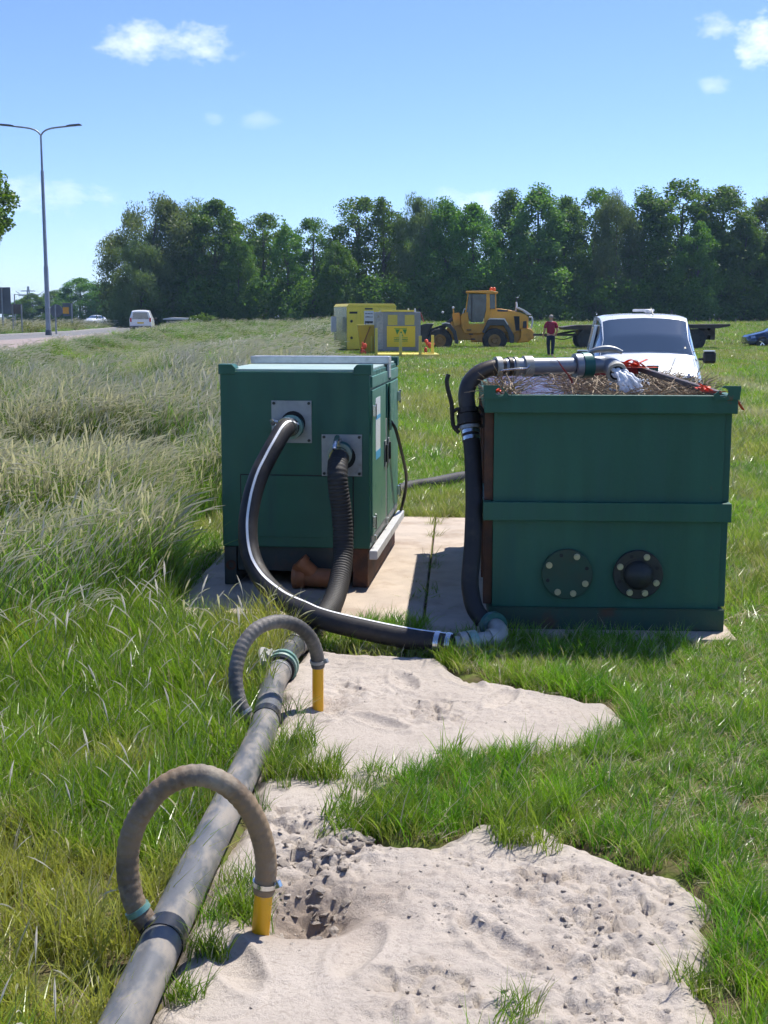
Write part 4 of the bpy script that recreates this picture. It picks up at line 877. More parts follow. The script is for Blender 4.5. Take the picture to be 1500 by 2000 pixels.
strap([D(1082, 697, 7.39), D(1090, 705, 7.365), D(1100, 720, 7.365), D(1112, 735, 7.38), D(1118, 748, 7.40)], .014, 'lashing_strap', 'thin red strap wrapped over the grey inlet pipe', 'red_strap')
# pouring water
m, n, l = nodes_mat('water'); b = n['Principled BSDF']; b.inputs['Base Color'].default_value = (.9, .92, .94, 1); b.inputs['Roughness'].default_value = .2; b.inputs['Transmission Weight'].default_value = .2; b.inputs['IOR'].default_value = 1.33
t = MB(); rr = random.Random(4)
for k in range(16):
    a = spq[3]+Vector((rr.uniform(-.03, .035), rr.uniform(-.02, .01), rr.uniform(-.02, .02))); g = rr.uniform(.02, .09)
    t.tube(spline([a, a+oax*.03+Vector((g*.4, -.01, -.01)), a+oax*.05+Vector((g, -.02, -.05)), a+oax*.055+Vector((g*1.25, -.02, -.105))], .012), [.004+.010*abs(math.sin(i*.9+k)) for i in range(60)][:len(spline([a, a+oax*.03+Vector((g*.4, -.01, -.01)), a+oax*.05+Vector((g, -.02, -.05)), a+oax*.055+Vector((g*1.25, -.02, -.105))], .012))], 7)
for k in range(160): t.sphere(spq[3]+oax*.05+Vector((rr.gauss(.06, .05), rr.gauss(-.01, .03), rr.uniform(-.10, -.02))), rr.uniform(.0025, .007), 6, 5)
wa = t.build('pouring_water', 'water', None, smooth=True); tag(wa, 'white splashing water pouring from the spout onto reeds', 'water', kind='stuff')
# ---------- ground connection from delivery hose to riser
gp = [D(890, 1259, 6.465), D(905, 1257, 6.47), D(935, 1252, 6.50), D(962, 1247, 6.53), D(976, 1238, 6.58), D(972, 1226, 6.68), D(958, 1219, 6.76), D(945, 1213, 6.80)]
gc = wthing('ground_coupling', 'beige elbow pipe with teal couplings joining hose to riser in grass', 'pipe', (gp[3].x, gp[3].y, 0))
q = spline(gp, .012); MB().tube(q, .044, 18).build('elbow', 'coupling_grey', gc, smooth=True, world=True)
MB().ring(gp[1], gp[2]-gp[0], .062, .04, .035, 28).build('white_collar', 'coupling_grey', gc, smooth=True, world=True)
MB().ring(gp[1].lerp(gp[2], .55), gp[2]-gp[1], .062, .04, .045, 28).build('teal_collar', 'teal_metal', gc, smooth=True, world=True)
MB().ring(gp[3], gp[3]-gp[2], .054, .04, .04, 28).build('ribbed_collar', 'coupling_grey', gc, smooth=True, world=True)
MB().ring(gp[5].lerp(gp[6], .6), gp[6]-gp[5], .075, .045, .035, 28).build('teal_ring', 'teal_dark', gc, smooth=True, world=True)
lever_clamp(gc, gp[1]+Vector((0, 0, -.03)), gp[2]-gp[1], (0, -1, -.2), .06, 'coupling_grey', 1.4)
# ---------- header pipe
hd = wthing('header_pipe', 'long grey muddy header pipe running along the sand to the pump', 'pipe', (HEADER[2].x, HEADER[2].y, 0))
jn = P(549, 1305, .072)
hp_ = [Vector((HEADER[0].x-.05, 1.6, .068))]+HEADER[:4]+[P(531, 1345, .068), jn]
q1 = spline(hp_, .03); MB().tube(q1, .058, 32).build('pipe_section', 'header_plastic', hd, smooth=True, world=True)
q2 = spline([jn, P(563, 1277, .075), P(578, 1259, .075), P(589, 1252, .075)], .02); MB().tube(q2, .056, 28).build('pipe_section', 'header_dark', hd, smooth=True, world=True)
axv = (q1[-1]-q1[-4]).normalized()
for (o_, r_, w2, m_) in ((-.03, .070, .02, 'sleeve_black'), (-.005, .078, .024, 'teal_metal'), (.020, .073, .022, 'teal_dark'), (.044, .081, .024, 'teal_metal'), (-.085, .061, .012, 'galv_dull')):
    MB().ring(jn+axv*o_, axv, r_, .045, w2, 36).build('coupling_ring', m_, hd, smooth=True, world=True)
lever_clamp(hd, jn+axv*.05, axv*-1, (-1, 0, .9), .08, 'coupling_grey', 1.6)
MB().ring(q2[-5], q2[-1]-q2[-6], .061, .05, .03, 28).build('mud_ring', 'header_plastic', hd, smooth=True, world=True)
# two swing hoses on risers
def swing(px_pts, y0, y1, riser, tee_px, m, label, lr, ywl, first):
    """loop hose: pixels from riser top round to the tee; depth runs from y0 to y1"""
    n_ = len(px_pts); pts = [D(a, c_, y0+(y1-y0)*sstep(np.float64(i/(n_-1)))) for i, (a, c_) in enumerate(px_pts)]
    o = wthing('swing_hose', label, 'hose', (pts[-1].x, pts[-1].y, 0)); t, q = ribbed(pts, .0315, .024, .06, 18); t.build('hose_body', m, o, smooth=True, world=True)
    MB().ring(q[5], q[9]-q[1], .0355, .028, .014, 24).build('hose_clamp', 'zinc_bright' if first else 'galv_dull', o, smooth=True, world=True)
    t = MB(); t.bar(q[5]+Vector((.03, -.012, .0)), q[5]+Vector((.045, -.02, .008)), .016, .02); t.build('clamp_screw', 'zinc_bright' if first else 'galv_dull', o, bev=.002, world=True)
    MB().ring(q[-10], q[-1]-q[-14], .0355, .028, .016, 24).build('hose_clamp', 'teal_metal' if first else 'galv_dull', o, smooth=True, world=True)
    rt = pts[0]; rb = Vector((riser.x, riser.y, riser.z)); ax_ = (rt-rb).normalized()
    r_ = MB().tube([rb-ax_*.25, rb+ax_*((rt-rb).length+.015)], .0255, 24); r_ = r_.build('well_point_pipe', 'yellow_pvc', None, smooth=True); tag(r_, lr, 'pipe')
    # saddle sleeve on the header
    hc = min(q1, key=lambda v: (v-pts[-1]).length); i_ = q1.index(hc); axh = (q1[min(i_+1, len(q1)-1)]-q1[i_-1]).normalized()
    MB().ring(hc, axh, .0615, .05, .07, 36).build('black_sleeve', 'sleeve_black', hd, smooth=True, world=True)
    MB().cyl(hc, pts[-1].lerp(q[-6], .2), .036, .033, 18).build('tee_stub', 'sleeve_black', hd, smooth=True, world=True)
near_px = [(515, 1744), (519, 1712), (519, 1675), (511, 1635), (494, 1592), (466, 1553), (430, 1526), (390, 1514), (348, 1521), (308, 1546), (274, 1590), (254, 1640), (249, 1690), (254, 1735), (268, 1775), (290, 1806)]
swing(near_px, 3.42, 3.30, P(507, 1842, -.02), None, 'rubber_brown', 'weathered brown hose loop nearest the camera on the header pipe', 'yellow plastic well pipe under the nearest hose loop', 0, True)
far_px = [(621, 1303), (620, 1285), (615, 1264), (604, 1243), (582, 1223), (553, 1214), (525, 1217), (499, 1230), (477, 1256), (464, 1290), (460, 1325), (465, 1360), (476, 1390), (490, 1412)]
swing(far_px, 5.60, 5.20, P(621, 1388, -.02), None, 'rubber_grey', 'grey ribbed hose loop farther along the header pipe', 'yellow plastic well pipe under the farther hose loop', 0, False)
# hose lying in the grass behind the riser
bq = [P(640, 1040, .05)+Vector((.3, 2.2, 0)), P(770, 962, .05), P(800, 951, .07), P(850, 943, .09), P(905, 932, .09), P(985, 925, .07), P(1060, 905, .05)]
bh = MB().tube(spline(bq, .05), .062, 16).build('grass_hose', 'rubber', None, smooth=True); tag(bh, 'dusty black hose lying on grass behind the riser', 'hose')
ORD = ['first', 'second', 'third', 'fourth', 'fifth', 'sixth', 'seventh', 'eighth', 'ninth', 'tenth', 'eleventh', 'twelfth', 'thirteenth', 'fourteenth', 'fifteenth', 'sixteenth', 'seventeenth', 'eighteenth', 'nineteenth', 'twentieth', 'twenty-first', 'twenty-second', 'twenty-third', 'twenty-fourth', 'twenty-fifth', 'twenty-sixth', 'twenty-seventh', 'twenty-eighth', 'twenty-ninth', 'thirtieth']
# ================================================================== YELLOW PLANT BEHIND
def gz(x, y): return float(ground_z(np.float64(x), np.float64(y)))
gl = P(678, 689); SG = 61.5
GY0 = gl.y
gen = thing('generator', 'tall yellow box generator with a reflecting metal end', 'generator', (gl.x, gl.y, 0), R(18))
gw, gd, gh = 2.52, 2.3, 2.36
t = MB(); t.box(0, gw, 0, gd, .16, gh-.14); t.build('housing', 'gen_yellow', gen, bev=.02)
t = MB(); t.prism([(-.02, gh-.139), (gw+.02, gh-.139), (gw-.1, gh), (.1, gh)], -.02, gd+.02); t.build('roof', 'gen_yellow', gen, bev=.01)
MB().box(-.012, -.0005, .03, gd-.03, .18, gh-.16).build('end_panel', 'gen_end', gen)
MB().box(.0, gw, .1, gd-.1, .0, .159).build('skid', 'loader_dark', gen)
for (x0, x1) in ((.03, .66), (.68, .97), (1.5, 2.48)): 
    d_ = MB().box(x0, x1, -.02, -.0005, .24, gh-.2).build('door', 'gen_yellow', gen, bev=.006)
    if x0 < .1:
        MB().box(.12, .52, -.026, -.0205, 1.88, 1.98).build('vent', 'dark_void', d_)
        for zz in (.72, 1.52): MB().cyl((.22, -.035, zz), (.22, -.0205, zz), .065, n=16).build('lock', 'loader_dark', d_)
MB().box(.9, 1.3, -.026, -.0205, 2.08, 2.15).build('nameplate', 'loader_dark', gen)
sg = MB().box(.86, 1.34, -.05, -.022, .5, 2.02).build('notice_board', 'light_grey', gen)
MB().box(.9, 1.3, -.056, -.0505, 1.33, 1.52).build('black_panel', 'loader_dark', sg); MB().box(.94, 1.2, -.056, -.0505, .95, 1.22).build('screen', 'glass_dark', sg)
rr = random.Random(2)
for zz, hh in ((1.86, .05), (1.70, .06)):
    t = MB(); xx = .92
    while xx < 1.26: w2 = rr.uniform(.03, .06); t.box(xx, xx+w2, -.056, -.0505, zz, zz+hh*rr.uniform(.6, 1)); xx += w2+.018
    t.build('lettering', 'loader_dark', sg)
t = MB(); xx = .93
while xx < 1.26: w2 = rr.uniform(.025, .05); t.box(xx, xx+w2, -.0575, -.0565, 1.36, 1.36+rr.uniform(.05, .08)); xx += w2+.015
t.build('lettering', 'light_grey', sg)
MB().box(-.45, -.2, 1.2, 1.3, 1.0, 1.75).build('side_box', 'light_grey', gen)
# fuel / control container with the W sign
cl_ = P(735, 694.5); S2 = FPX/P(778, 694.5).y*1.0
mpp = P(778, 694.5).y*1.0025/FPX
cb = thing('fuel_container', 'grey steel container with green W on a yellow panel', 'container', (cl_.x, cl_.y, 0), R(5))
def X2(px): return (px-735)*mpp
def Z2(py): return (696.5-py)*mpp
t = MB(); t.box(0, X2(821), 0, 1.5, Z2(688), Z2(613)); t.build('body', 'tank_grey', cb, bev=.03)
MB().box(X2(745), X2(808), .02, 1.45, Z2(612.9), Z2(609.5)).build('lid', 'gen_yellow', cb, bev=.01)
MB().box(.0, X2(748), -.02, -.0005, Z2(684), Z2(614)).build('corner_plate', 'galv_dull', cb)
for (a, q) in ((757, 776), (790, 809)):
    g = MB().box(X2(a), X2(q), -.012, -.0005, Z2(638), Z2(618.5)).build('vent_panel', 'mesh_yellow', cb)
    t = MB(); 
    for k in range(9): zz = Z2(637)+(Z2(619.5)-Z2(637))*k/8; t.box(X2(a)+.03, X2(q)-.03, -.02, -.0125, zz-.008, zz+.008)
    t.build('vent_slats', 'gen_yellow', g)
sp_ = MB().box(X2(755.5), X2(810.5), -.03, -.0005, Z2(680), Z2(639.8)).build('sign_panel', 'sign_yellow', cb, bev=.004)
def lx2(u): return X2(735+u/11.54)
def lz2(v): return Z2(600+v/11.54)
def tri(pts): return MB().prism([(lx2(u), lz2(v)) for u, v in pts], -.034, -.0305)
lg = MB()
for pts in ([(395, 512), (685, 512), (678, 526), (402, 526)], [(424, 536), (528, 536), (462, 655)], [(582, 536), (684, 536), (648, 655)], [(553, 566), (606, 690), (502, 690)]): 
    b_ = tri(pts); o_ = len(lg.v); lg.v += b_.v; lg.f += [tuple(i+o_ for i in f) for f in b_.f]
lg.build('w_emblem', 'logo_green', sp_)
for (v0, v1, hvar) in ((708, 722, .2), (738, 768, .45), (778, 802, .5)):
    t = MB(); u = 396
    while u < 700: w2 = rr.uniform(10, 20); t.box(lx2(u), lx2(u+w2), -.034, -.0305, lz2(v1), lz2(v0+(v1-v0)*rr.uniform(0, hvar))); u += w2+rr.uniform(3, 7)
    t.build('sign_lettering', 'logo_green', sp_)
for px in (798, 811): MB().cyl((X2(px), .2, Z2(613)), (X2(px), .2, Z2(606)), .05, .03, n=10).build('vent_pipe', 'light_grey', cb)
MB().tube([(X2(821), .1, Z2(614)), (X2(827), 0, Z2(632))], .02, 6).build('stay', 'red_strap', cb)
# yellow transport frame under it
fp = P(740, 701); pf = thing('transport_frame', 'yellow steel platform with upright posts under the grey container', 'platform', (fp.x, fp.y, 0), R(2))
mp2 = P(778, 701).y*1.0025/FPX
MB().box(-.1, (858-740)*mp2, 0, 2.6, .12, .19).build('deck', 'post_yellow', pf, bev=.01); MB().box(-.08, (857-740)*mp2, .03, .12, .0, .119).build('front_beam', 'post_yellow', pf)
for (px, top, yy) in ((735, 641, .05), (782, 651, .02), (820, 656, .02), (847, 655, .9)): MB().box((px-740)*mp2-.06, (px-740)*mp2+.06, yy-.05, yy+.05, .191, (700-top)*mp2).build('post', 'post_yellow', pf, bev=.01)
MB().bar(((820-740)*mp2, .1, .22), ((847-740)*mp2, .9, .22), .06).build('side_bar', 'post_yellow', pf)
# yellow hopper
hl = P(708, 693); hq_ = thing('yellow_hopper', 'bright yellow tapered steel hopper beside the grey container', 'hopper', (hl.x, hl.y, 0), R(3)); mp3 = hl.y*1.0025/FPX
t = MB(); a = [(-9*mp3, 56*mp3), (24*mp3, 56*mp3), (24*mp3, 3*mp3), (-3*mp3, 3*mp3)]; t.prism(a, 0, .9); t.build('tub', 'bin_yellow', hq_, bev=.02)
MB().box(-9*mp3-.03, 24*mp3+.03, -.03, .93, 56*mp3+.001, 57.5*mp3).build('rim', 'post_yellow', hq_)
MB().bar((-5*mp3, -.03, .1), (15*mp3, -.03, 54*mp3), .03).build('brace', 'red_strap', hq_)
MB().box(16*mp3, 19*mp3, -.06, -.005, .0, 36*mp3).build('post', 'gen_yellow', hq_)
for (px, py, lb) in ((711, 684, 'red and white rag tied low on the yellow hopper'), (838, 676, 'red cloth hanging by the yellow platform post')):
    c_ = D(px, py, 57.5); t = MB()
    for q_ in range(7): t.sphere(c_+Vector((rr.gauss(0, .09), rr.gauss(0, .06), rr.uniform(-.22, .26))), rr.uniform(.06, .12), 8, 6, (rr.uniform(.6, 1), .7, rr.uniform(.9, 1.7)))
    o_ = t.build('red_rag', 'orange_strap', None, smooth=True); tag(o_, lb, 'cloth')

# ================================================================== WHEEL LOADER (side on, front to the left)
lo = P(918, 682); mpl = lo.y*1.003/FPX
ld = thing('wheel_loader', 'orange-yellow wheel loader seen side on, front to the left', 'wheel loader', (lo.x, lo.y+1.2, 0), R(-4))
def LX(u): return (820+u/6.25-918)*mpl            # coordinates measured in an enlarged view
def LZ(v): return (682-(550+v/6.25))*mpl
def lprism(name, pts, y0, y1, m, parent=None, bev=.03): return MB().prism([(LX(u), LZ(v)) for u, v in pts], y0, y1).build(name, m, parent or ld, bev=bev)
HW = 1.2
def big_wheel(u, v, r, y0, y1):
    c_ = Vector((LX(u), 0, LZ(v))); t = MB(); n_ = 40; rp_ = [(r*.52, y0), (r*.93, y0), (r, y0+.06), (r, y1-.06), (r*.93, y1), (r*.52, y1)]
    for (q_, yy) in rp_:
        for k in range(n_): a = 2*math.pi*k/n_; e = 1+(.018 if (k % 2 and q_ >= r*.93) else 0); t.v.append(c_+Vector((q_*e*math.cos(a), yy, q_*e*math.sin(a))))
    for i in range(len(rp_)-1):
        for k in range(n_): k2 = (k+1) % n_; t.f.append((i*n_+k, i*n_+k2, (i+1)*n_+k2, (i+1)*n_+k))
    w_ = t.build('wheel', 'tyre', ld); yo = y0 if y0 < 0 else y1; s_ = 1 if y0 < 0 else -1
    MB().ring(c_+Vector((0, yo+s_*.05, 0)), (0, 1, 0), r*.525, r*.42, .08, 32).build('rim', 'loader_rim', w_, smooth=True)
    t = MB(); t.cyl(c_+Vector((0, yo+s_*.10, 0)), c_+Vector((0, yo+s_*.16, 0)), r*.43, n=32); t.cyl(c_+Vector((0, yo+s_*.04, 0)), c_+Vector((0, yo+s_*.10, 0)), r*.2, r*.26, n=20); t.build('hub', 'loader_rim', w_, smooth=True)
rw = .65
for (y0, y1) in ((-HW, -HW+.5), (HW-.5, HW)): big_wheel(265, 722, rw, y0, y1); big_wheel(925, 722, rw, y0, y1)
lprism('rear_chassis', [(640, 560), (1150, 560), (1240, 600), (1240, 740), (1170, 745), (640, 745)], -.55, .55, 'loader_yellow')
lprism('engine_hood', [(870, 340), (1000, 342), (1110, 358), (1230, 385), (1310, 420), (1335, 445), (1330, 580), (1240, 590), (1170, 640), (870, 640)], -.7, .7, 'loader_yellow', bev=.06)
lprism('side_grille', [(1155, 430), (1222, 432), (1228, 602), (1180, 605)], -.722, -.7005, 'dark_void', bev=0); lprism('tail_lamp', [(1268, 492), (1308, 488), (1312, 572), (1264, 572)], -.722, -.7005, 'loader_dark', bev=0)
lprism('badge', [(950, 350), (1085, 356), (1080, 378), (960, 375)], -.716, -.7005, 'loader_dark', bev=0)
lprism('counterweight', [(1240, 580), (1360, 580), (1398, 620), (1400, 690), (1330, 740), (1190, 752), (1240, 690)], -1.0, 1.0, 'loader_yellow', bev=.06)
lprism('cab_base', [(530, 400), (600, 380), (615, 525), (800, 520), (840, 360), (885, 350), (885, 560), (760, 640), (560, 640), (525, 560), (515, 440)], -.72, .72, 'loader_yellow')
lprism('cab_glass', [(608, 165), (830, 165), (820, 360), (780, 500), (640, 505), (575, 395)], -.70, .70, 'loader_glass', bev=.02); lprism('rear_window', [(858, 172), (928, 172), (932, 340), (866, 340)], -.69, .69, 'loader_glass', bev=0)
for s_ in (-1, 1):
    y0, y1 = (-.76, -.705) if s_ < 0 else (.705, .76)
    lprism('front_pillar', [(596, 160), (608, 160), (580, 400), (562, 400)], y0, y1, 'loader_yellow', bev=.01); lprism('door_pillar', [(822, 160), (860, 160), (868, 360), (810, 500), (792, 500), (820, 360)], y0, y1, 'loader_yellow', bev=.01); lprism('rear_pillar', [(924, 160), (938, 160), (944, 345), (930, 345)], y0, y1, 'loader_yellow', bev=.01)
    lprism('door_frame', [(640, 170), (652, 170), (655, 500), (640, 500)], y0, y1, 'loader_dark', bev=0)
lprism('roof', [(570, 132), (880, 126), (962, 142), (962, 156), (880, 165), (575, 152)], -.82, .82, 'loader_yellow', bev=.04)
lprism('seat', [(720, 330), (760, 320), (770, 430), (700, 440)], -.2, .2, 'loader_dark')
for u in (882, 916): MB().sphere((LX(u), -.2, LZ(108)), .095, 12, 8, (1, 1, 1.25)).build('beacon', 'beacon_orange', ld, smooth=True)
lprism('front_frame', [(380, 500), (520, 470), (560, 560), (640, 600), (640, 720), (420, 720), (330, 620)], -.4, .4, 'loader_yellow')
lprism('loader_tower', [(410, 400), (500, 388), (520, 540), (430, 560)], -.5, .5, 'loader_yellow')
lprism('lamp_bracket', [(415, 325), (430, 322), (440, 440), (425, 445)], -.7, -.64, 'loader_yellow', bev=.01); MB().sphere((LX(422), -.67, LZ(330)), .07, 10, 8).build('work_lamp', 'light_grey', ld, smooth=True); MB().sphere((LX(295), -.67, LZ(385)), .07, 10, 8).build('mirror', 'light_grey', ld, smooth=True)
for s_ in (-1, 1):
    y0, y1 = (-.45, -.33) if s_ < 0 else (.33, .45)
    lprism('lift_arm', [(440, 420), (480, 420), (300, 600), (60, 700), (-40, 690), (-40, 640), (90, 600), (280, 540)], y0, y1, 'loader_dark')
    y0, y1 = (-HW-.02, -HW+.5) if s_ < 0 else (HW-.5, HW+.02)
    lprism('front_fender', [(290, 520), (340, 508), (390, 520), (460, 610), (490, 760), (450, 760), (425, 640), (370, 560), (290, 550)], y0, y1, 'fender_grey'); 
    lprism('fender_top', [(285, 515), (330, 506), (388, 516), (385, 527), (330, 518), (290, 527)], y0, y1-.0, 'light_grey', bev=.01)
    lprism('rear_fender', [(775, 620), (840, 480), (870, 460), (1040, 462), (1085, 530), (1160, 660), (1160, 750), (1110, 750), (1090, 640), (1030, 545), (870, 540), (800, 640)], y0, y1, 'fender_grey'); lprism('fender_top', [(840, 478), (868, 457), (1042, 459), (1088, 530), (1078, 534), (1036, 472), (872, 469)], y0-.01, y1, 'light_grey', bev=.01)
t = MB(); 
for k, (u, v) in enumerate(((590, 590), (615, 640), (640, 700))): t.box(LX(u), LX(u+50), -1.05, -.56, LZ(v+12), LZ(v))
t.build('step', 'loader_dark', ld); MB().tube(spline([(LX(540), -.9, LZ(400)), (LX(560), -.95, LZ(340)), (LX(570), -.9, LZ(350))], .05), .025, 6).build('mirror_arm', 'light_grey', ld)
lprism('handrail', [(535, 400), (545, 400), (560, 560), (545, 562)], -.98, -.94, 'loader_yellow', bev=0)
lprism('attachment', [(-60, 560), (100, 520), (180, 520), (130, 620), (100, 740), (-60, 740)], -1.1, 1.1, 'loader_dark')
MB().tube(spline([(LX(1180), -.3, LZ(400)), (LX(1190), -.3, LZ(300)), (LX(1185), -.3, LZ(260))], .05), .05, 8).build('exhaust', 'light_grey', ld); MB().tube([(LX(1180), -.3, LZ(210)), (LX(1215), -.3, LZ(203))], .02, 6).build('exhaust_cap', 'light_grey', ld)
MB().cyl((LX(1187), -.3, LZ(400)), (LX(1187), -.3, LZ(206)), .03, n=8).build('exhaust_pipe', 'loader_dark', ld)
lprism('rear_guard', [(1180, 325), (1215, 325), (1300, 365), (1370, 415), (1320, 415), (1270, 375), (1200, 340)], -.6, .6, 'light_grey', bev=.02); MB().tube(spline([(LX(1340), -.66, LZ(440)), (LX(1375), -.68, LZ(450)), (LX(1378), -.68, LZ(530)), (LX(1355), -.68, LZ(590))], .05), .045, 8).build('lamp_guard', 'light_grey', ld)
lprism('tow_hitch', [(1380, 640), (1425, 640), (1425, 670), (1380, 680)], -.2, .2, 'loader_dark')

# ================================================================== PERSON (seen from behind, walking away)
pe = P(1075, 700); ps = 83*pe.y*1.0025/FPX/1.78
per = thing('person', 'person in red shirt and dark jeans walking away from the camera', 'person', (pe.x, pe.y, 0), R(2))
def skin_obj(name, verts, edges, rad, m, parent, root=0, sub=1):
    me = bpy.data.meshes.new(name); me.from_pydata([tuple(Vector(v)*ps) for v in verts], edges, []); me.materials.append(MATS[m]); o = bpy.data.objects.new(name, me); COL.objects.link(o); o.parent = parent
    s_ = o.modifiers.new('skin', 'SKIN'); s_.use_smooth_shade = True
    if not me.skin_vertices:
        bm = bmesh.new(); bm.from_mesh(me); bm.verts.layers.skin.verify(); bm.to_mesh(me); bm.free()
    for i, v in enumerate(me.skin_vertices[0].data):
        r_ = rad[i]; v.radius = ((r_[0] if isinstance(r_, tuple) else r_)*ps, (r_[1] if isinstance(r_, tuple) else r_)*ps); v.use_root = (i == root)
    u = o.modifiers.new('sub', 'SUBSURF'); u.levels = sub; u.render_levels = sub+1; return o
V = [(0,0,.95),(0,0,1.12),(0,.01,1.32),(0,.01,1.47),(0,.02,1.55),(0,.025,1.62),(0,.03,1.70),(0,.03,1.75),
     (-.10,0,.90),(-.085,.08,.50),(-.05,.10,.10),(-.05,.02,.04),(-.05,.18,.03), (.10,0,.90),(.085,-.02,.50),(.05,-.10,.12),(.05,-.16,.06),(.05,.0,.02),
     (-.19,.01,1.42),(-.27,-.02,1.16),(-.30,.07,.94),(.19,.01,1.42),(.27,-.04,1.16),(.25,.14,1.03)]
E_ = [(0,1),(1,2),(2,3),(3,4),(4,5),(5,6),(6,7),(0,8),(8,9),(9,10),(10,11),(10,12),(0,13),(13,14),(14,15),(15,16),(15,17),(3,18),(18,19),(19,20),(3,21),(21,22),(22,23)]
RD = [(.15,.11),(.15,.11),(.17,.12),(.10,.09),.055,(.07,.085),(.075,.09),(.05,.06),.09,.062,.045,.04,.03,.09,.062,.045,.04,.03,.065,.045,.033,.065,.045,.033]
for (wi, hx_, hy_, hz_, sx_) in ((20, -.305, .08, .90, -1), (23, .24, .18, 1.01, 1)):
    pb = len(V); V.append((hx_, hy_, hz_)); E_.append((wi, pb)); RD.append(.03)
    for k in range(4):
        dx = (k-1.5)*.02; ln = (.065, .08, .075, .055)[k]; a = len(V); V += [(hx_+sx_*.005, hy_+dx, hz_-.045), (hx_-sx_*.005, hy_+dx+.01, hz_-.045-ln)]; E_ += [(pb, a), (a, a+1)]; RD += [.010, .008]
    a = len(V); V += [(hx_-sx_*.02, hy_+.035, hz_-.01), (hx_-sx_*.03, hy_+.055, hz_-.05)]; E_ += [(pb, a), (a, a+1)]; RD += [.011, .009]
skin_obj('body', V, E_, RD, 'skin', per)
skin_obj('shirt', [(0,0,.93),(0,0,1.12),(0,.01,1.32),(0,.01,1.46),(-.19,.01,1.43),(-.255,-.01,1.22),(.19,.01,1.43),(.255,-.02,1.22)], [(0,1),(1,2),(2,3),(3,4),(4,5),(3,6),(6,7)], [(.175,.135),(.18,.135),(.20,.14),(.11,.10),.085,.072,.085,.072], 'shirt_red', per)
skin_obj('trousers', [(0,0,1.0),(0,0,.92),(-.095,0,.84),(-.085,.08,.50),(-.05,.10,.10),(.095,0,.84),(.085,-.02,.50),(.05,-.10,.12)], [(0,1),(1,2),(2,3),(3,4),(1,5),(5,6),(6,7)], [(.16,.12),(.165,.125),.105,.075,.062,.105,.075,.062], 'jeans', per)
MB().sphere((0, .005*ps, 1.715*ps), .098*ps, 14, 10, (.88, 1.02, .85)).build('hair', 'hair_grey', per, smooth=True)
for s_ in (-1, 1): MB().sphere((s_*.088*ps, .035*ps, 1.665*ps), .022*ps, 8, 6, (.5, .8, 1.2)).build('ear', 'skin', per, smooth=True)
for (x_, y_, z_) in ((-.05, .09, .04), (.05, -.06, .045)): MB().sphere((x_*ps, y_*ps, z_*ps), .13*ps, 12, 8, (.42, 1, .36)).build('shoe', 'shoe', per, smooth=True)

# ================================================================== VEHICLES
def sec_at(ST, y):
    ys = [s_[0] for s_ in ST]; return [float(np.interp(y, ys, [s_[k] for s_ in ST])) for k in range(1, 9)]
def sec_pts(ST, y):
    zb, wb, z1, w1, z2, w2, zt, _ = sec_at(ST, y)
    h = [(0, zt), (w2*.5, zt-(zt-z2)*.16), (w2*.84, zt-(zt-z2)*.5), (w2, z2), (w2*.45+w1*.55, z2*.45+z1*.55), (w1, z1), (w1*1.0, z1*.55+zb*.45), (w1*.99, z1*.2+zb*.8), (wb, zb)]
    return [(-x, z) for x, z in reversed(h)]+h[1:]
def surf(ST, y, t):
    p = sec_pts(ST, y); i = min(int(t), len(p)-2); f = t-i; return Vector((p[i][0]*(1-f)+p[i+1][0]*f, y, p[i][1]*(1-f)+p[i+1][1]*f))
def car_body(ST, m, parent, n=60):
    ys = sorted(set([s_[0] for s_ in ST]+list(np.linspace(ST[0][0], ST[-1][0], n)))); t = MB(); k = len(sec_pts(ST, 0.))
    for y in ys: t.v += [Vector((x, y, z)) for x, z in sec_pts(ST, y)]
    for i in range(len(ys)-1):
        for j in range(k-1): t.f.append((i*k+j, i*k+j+1, (i+1)*k+j+1, (i+1)*k+j))
    t.f.append(tuple(range(k))); t.f.append(tuple(range((len(ys)-1)*k, len(ys)*k)))
    return t.build('body', m, parent, smooth=True)
def panel(ST, y0, y1, t0, t1, m, name, parent, off=.008, n=10, k=10, taper=None):
    t = MB()
    for i in range(n+1):
        for j in range(k+1):
            fy, ft = i/n, j/k; a, c_ = t0, t1
            if taper: a, c_ = t0+taper[0]*(1-fy), t1+taper[1]*(1-fy)
            tt = a+(c_-a)*ft; y = y0+(y1-y0)*fy; p = surf(ST, y, tt); e = 1e-3
            du = surf(ST, y+e, tt)-surf(ST, y-e, tt); dv = surf(ST, y, min(15.99, tt+.05))-surf(ST, y, max(0.01, tt-.05)); nn = du.cross(dv); nn = nn.normalized() if nn.length > 1e-9 else Vector((0, 0, 1))
            if nn.dot(p-Vector((0, y, .7))) < 0: nn = -nn
            t.v.append(p+nn*off)
    for i in range(n):
        for j in range(k): a = i*(k+1)+j; t.f.append((a, a+1, a+k+2, a+k+1))
    return t.build(name, m, parent, smooth=True)
def car_wheel(parent, x, y, r, w_):
    s_ = 1 if x > 0 else -1; t = MB().ring((x, y, r), (1, 0, 0), r, r*.62, w_, 28).build('wheel', 'tyre', parent, smooth=True, bev=.01)
    rm = MB(); rm.cyl((x-s_*w_*.1, y, r), (x+s_*w_*.25, y, r), r*.61, n=24); rm = rm.build('rim', 'loader_dark', t, smooth=True)
    sp = MB()
    for k in range(5): a = 2*math.pi*k/5+.3; sp.bar((x+s_*w_*.3, y, r), (x+s_*w_*.34, y+r*.58*math.cos(a), r+r*.58*math.sin(a)), .05, .02, (1, 0, 0))
    sp.build('spokes', 'chrome', rm)
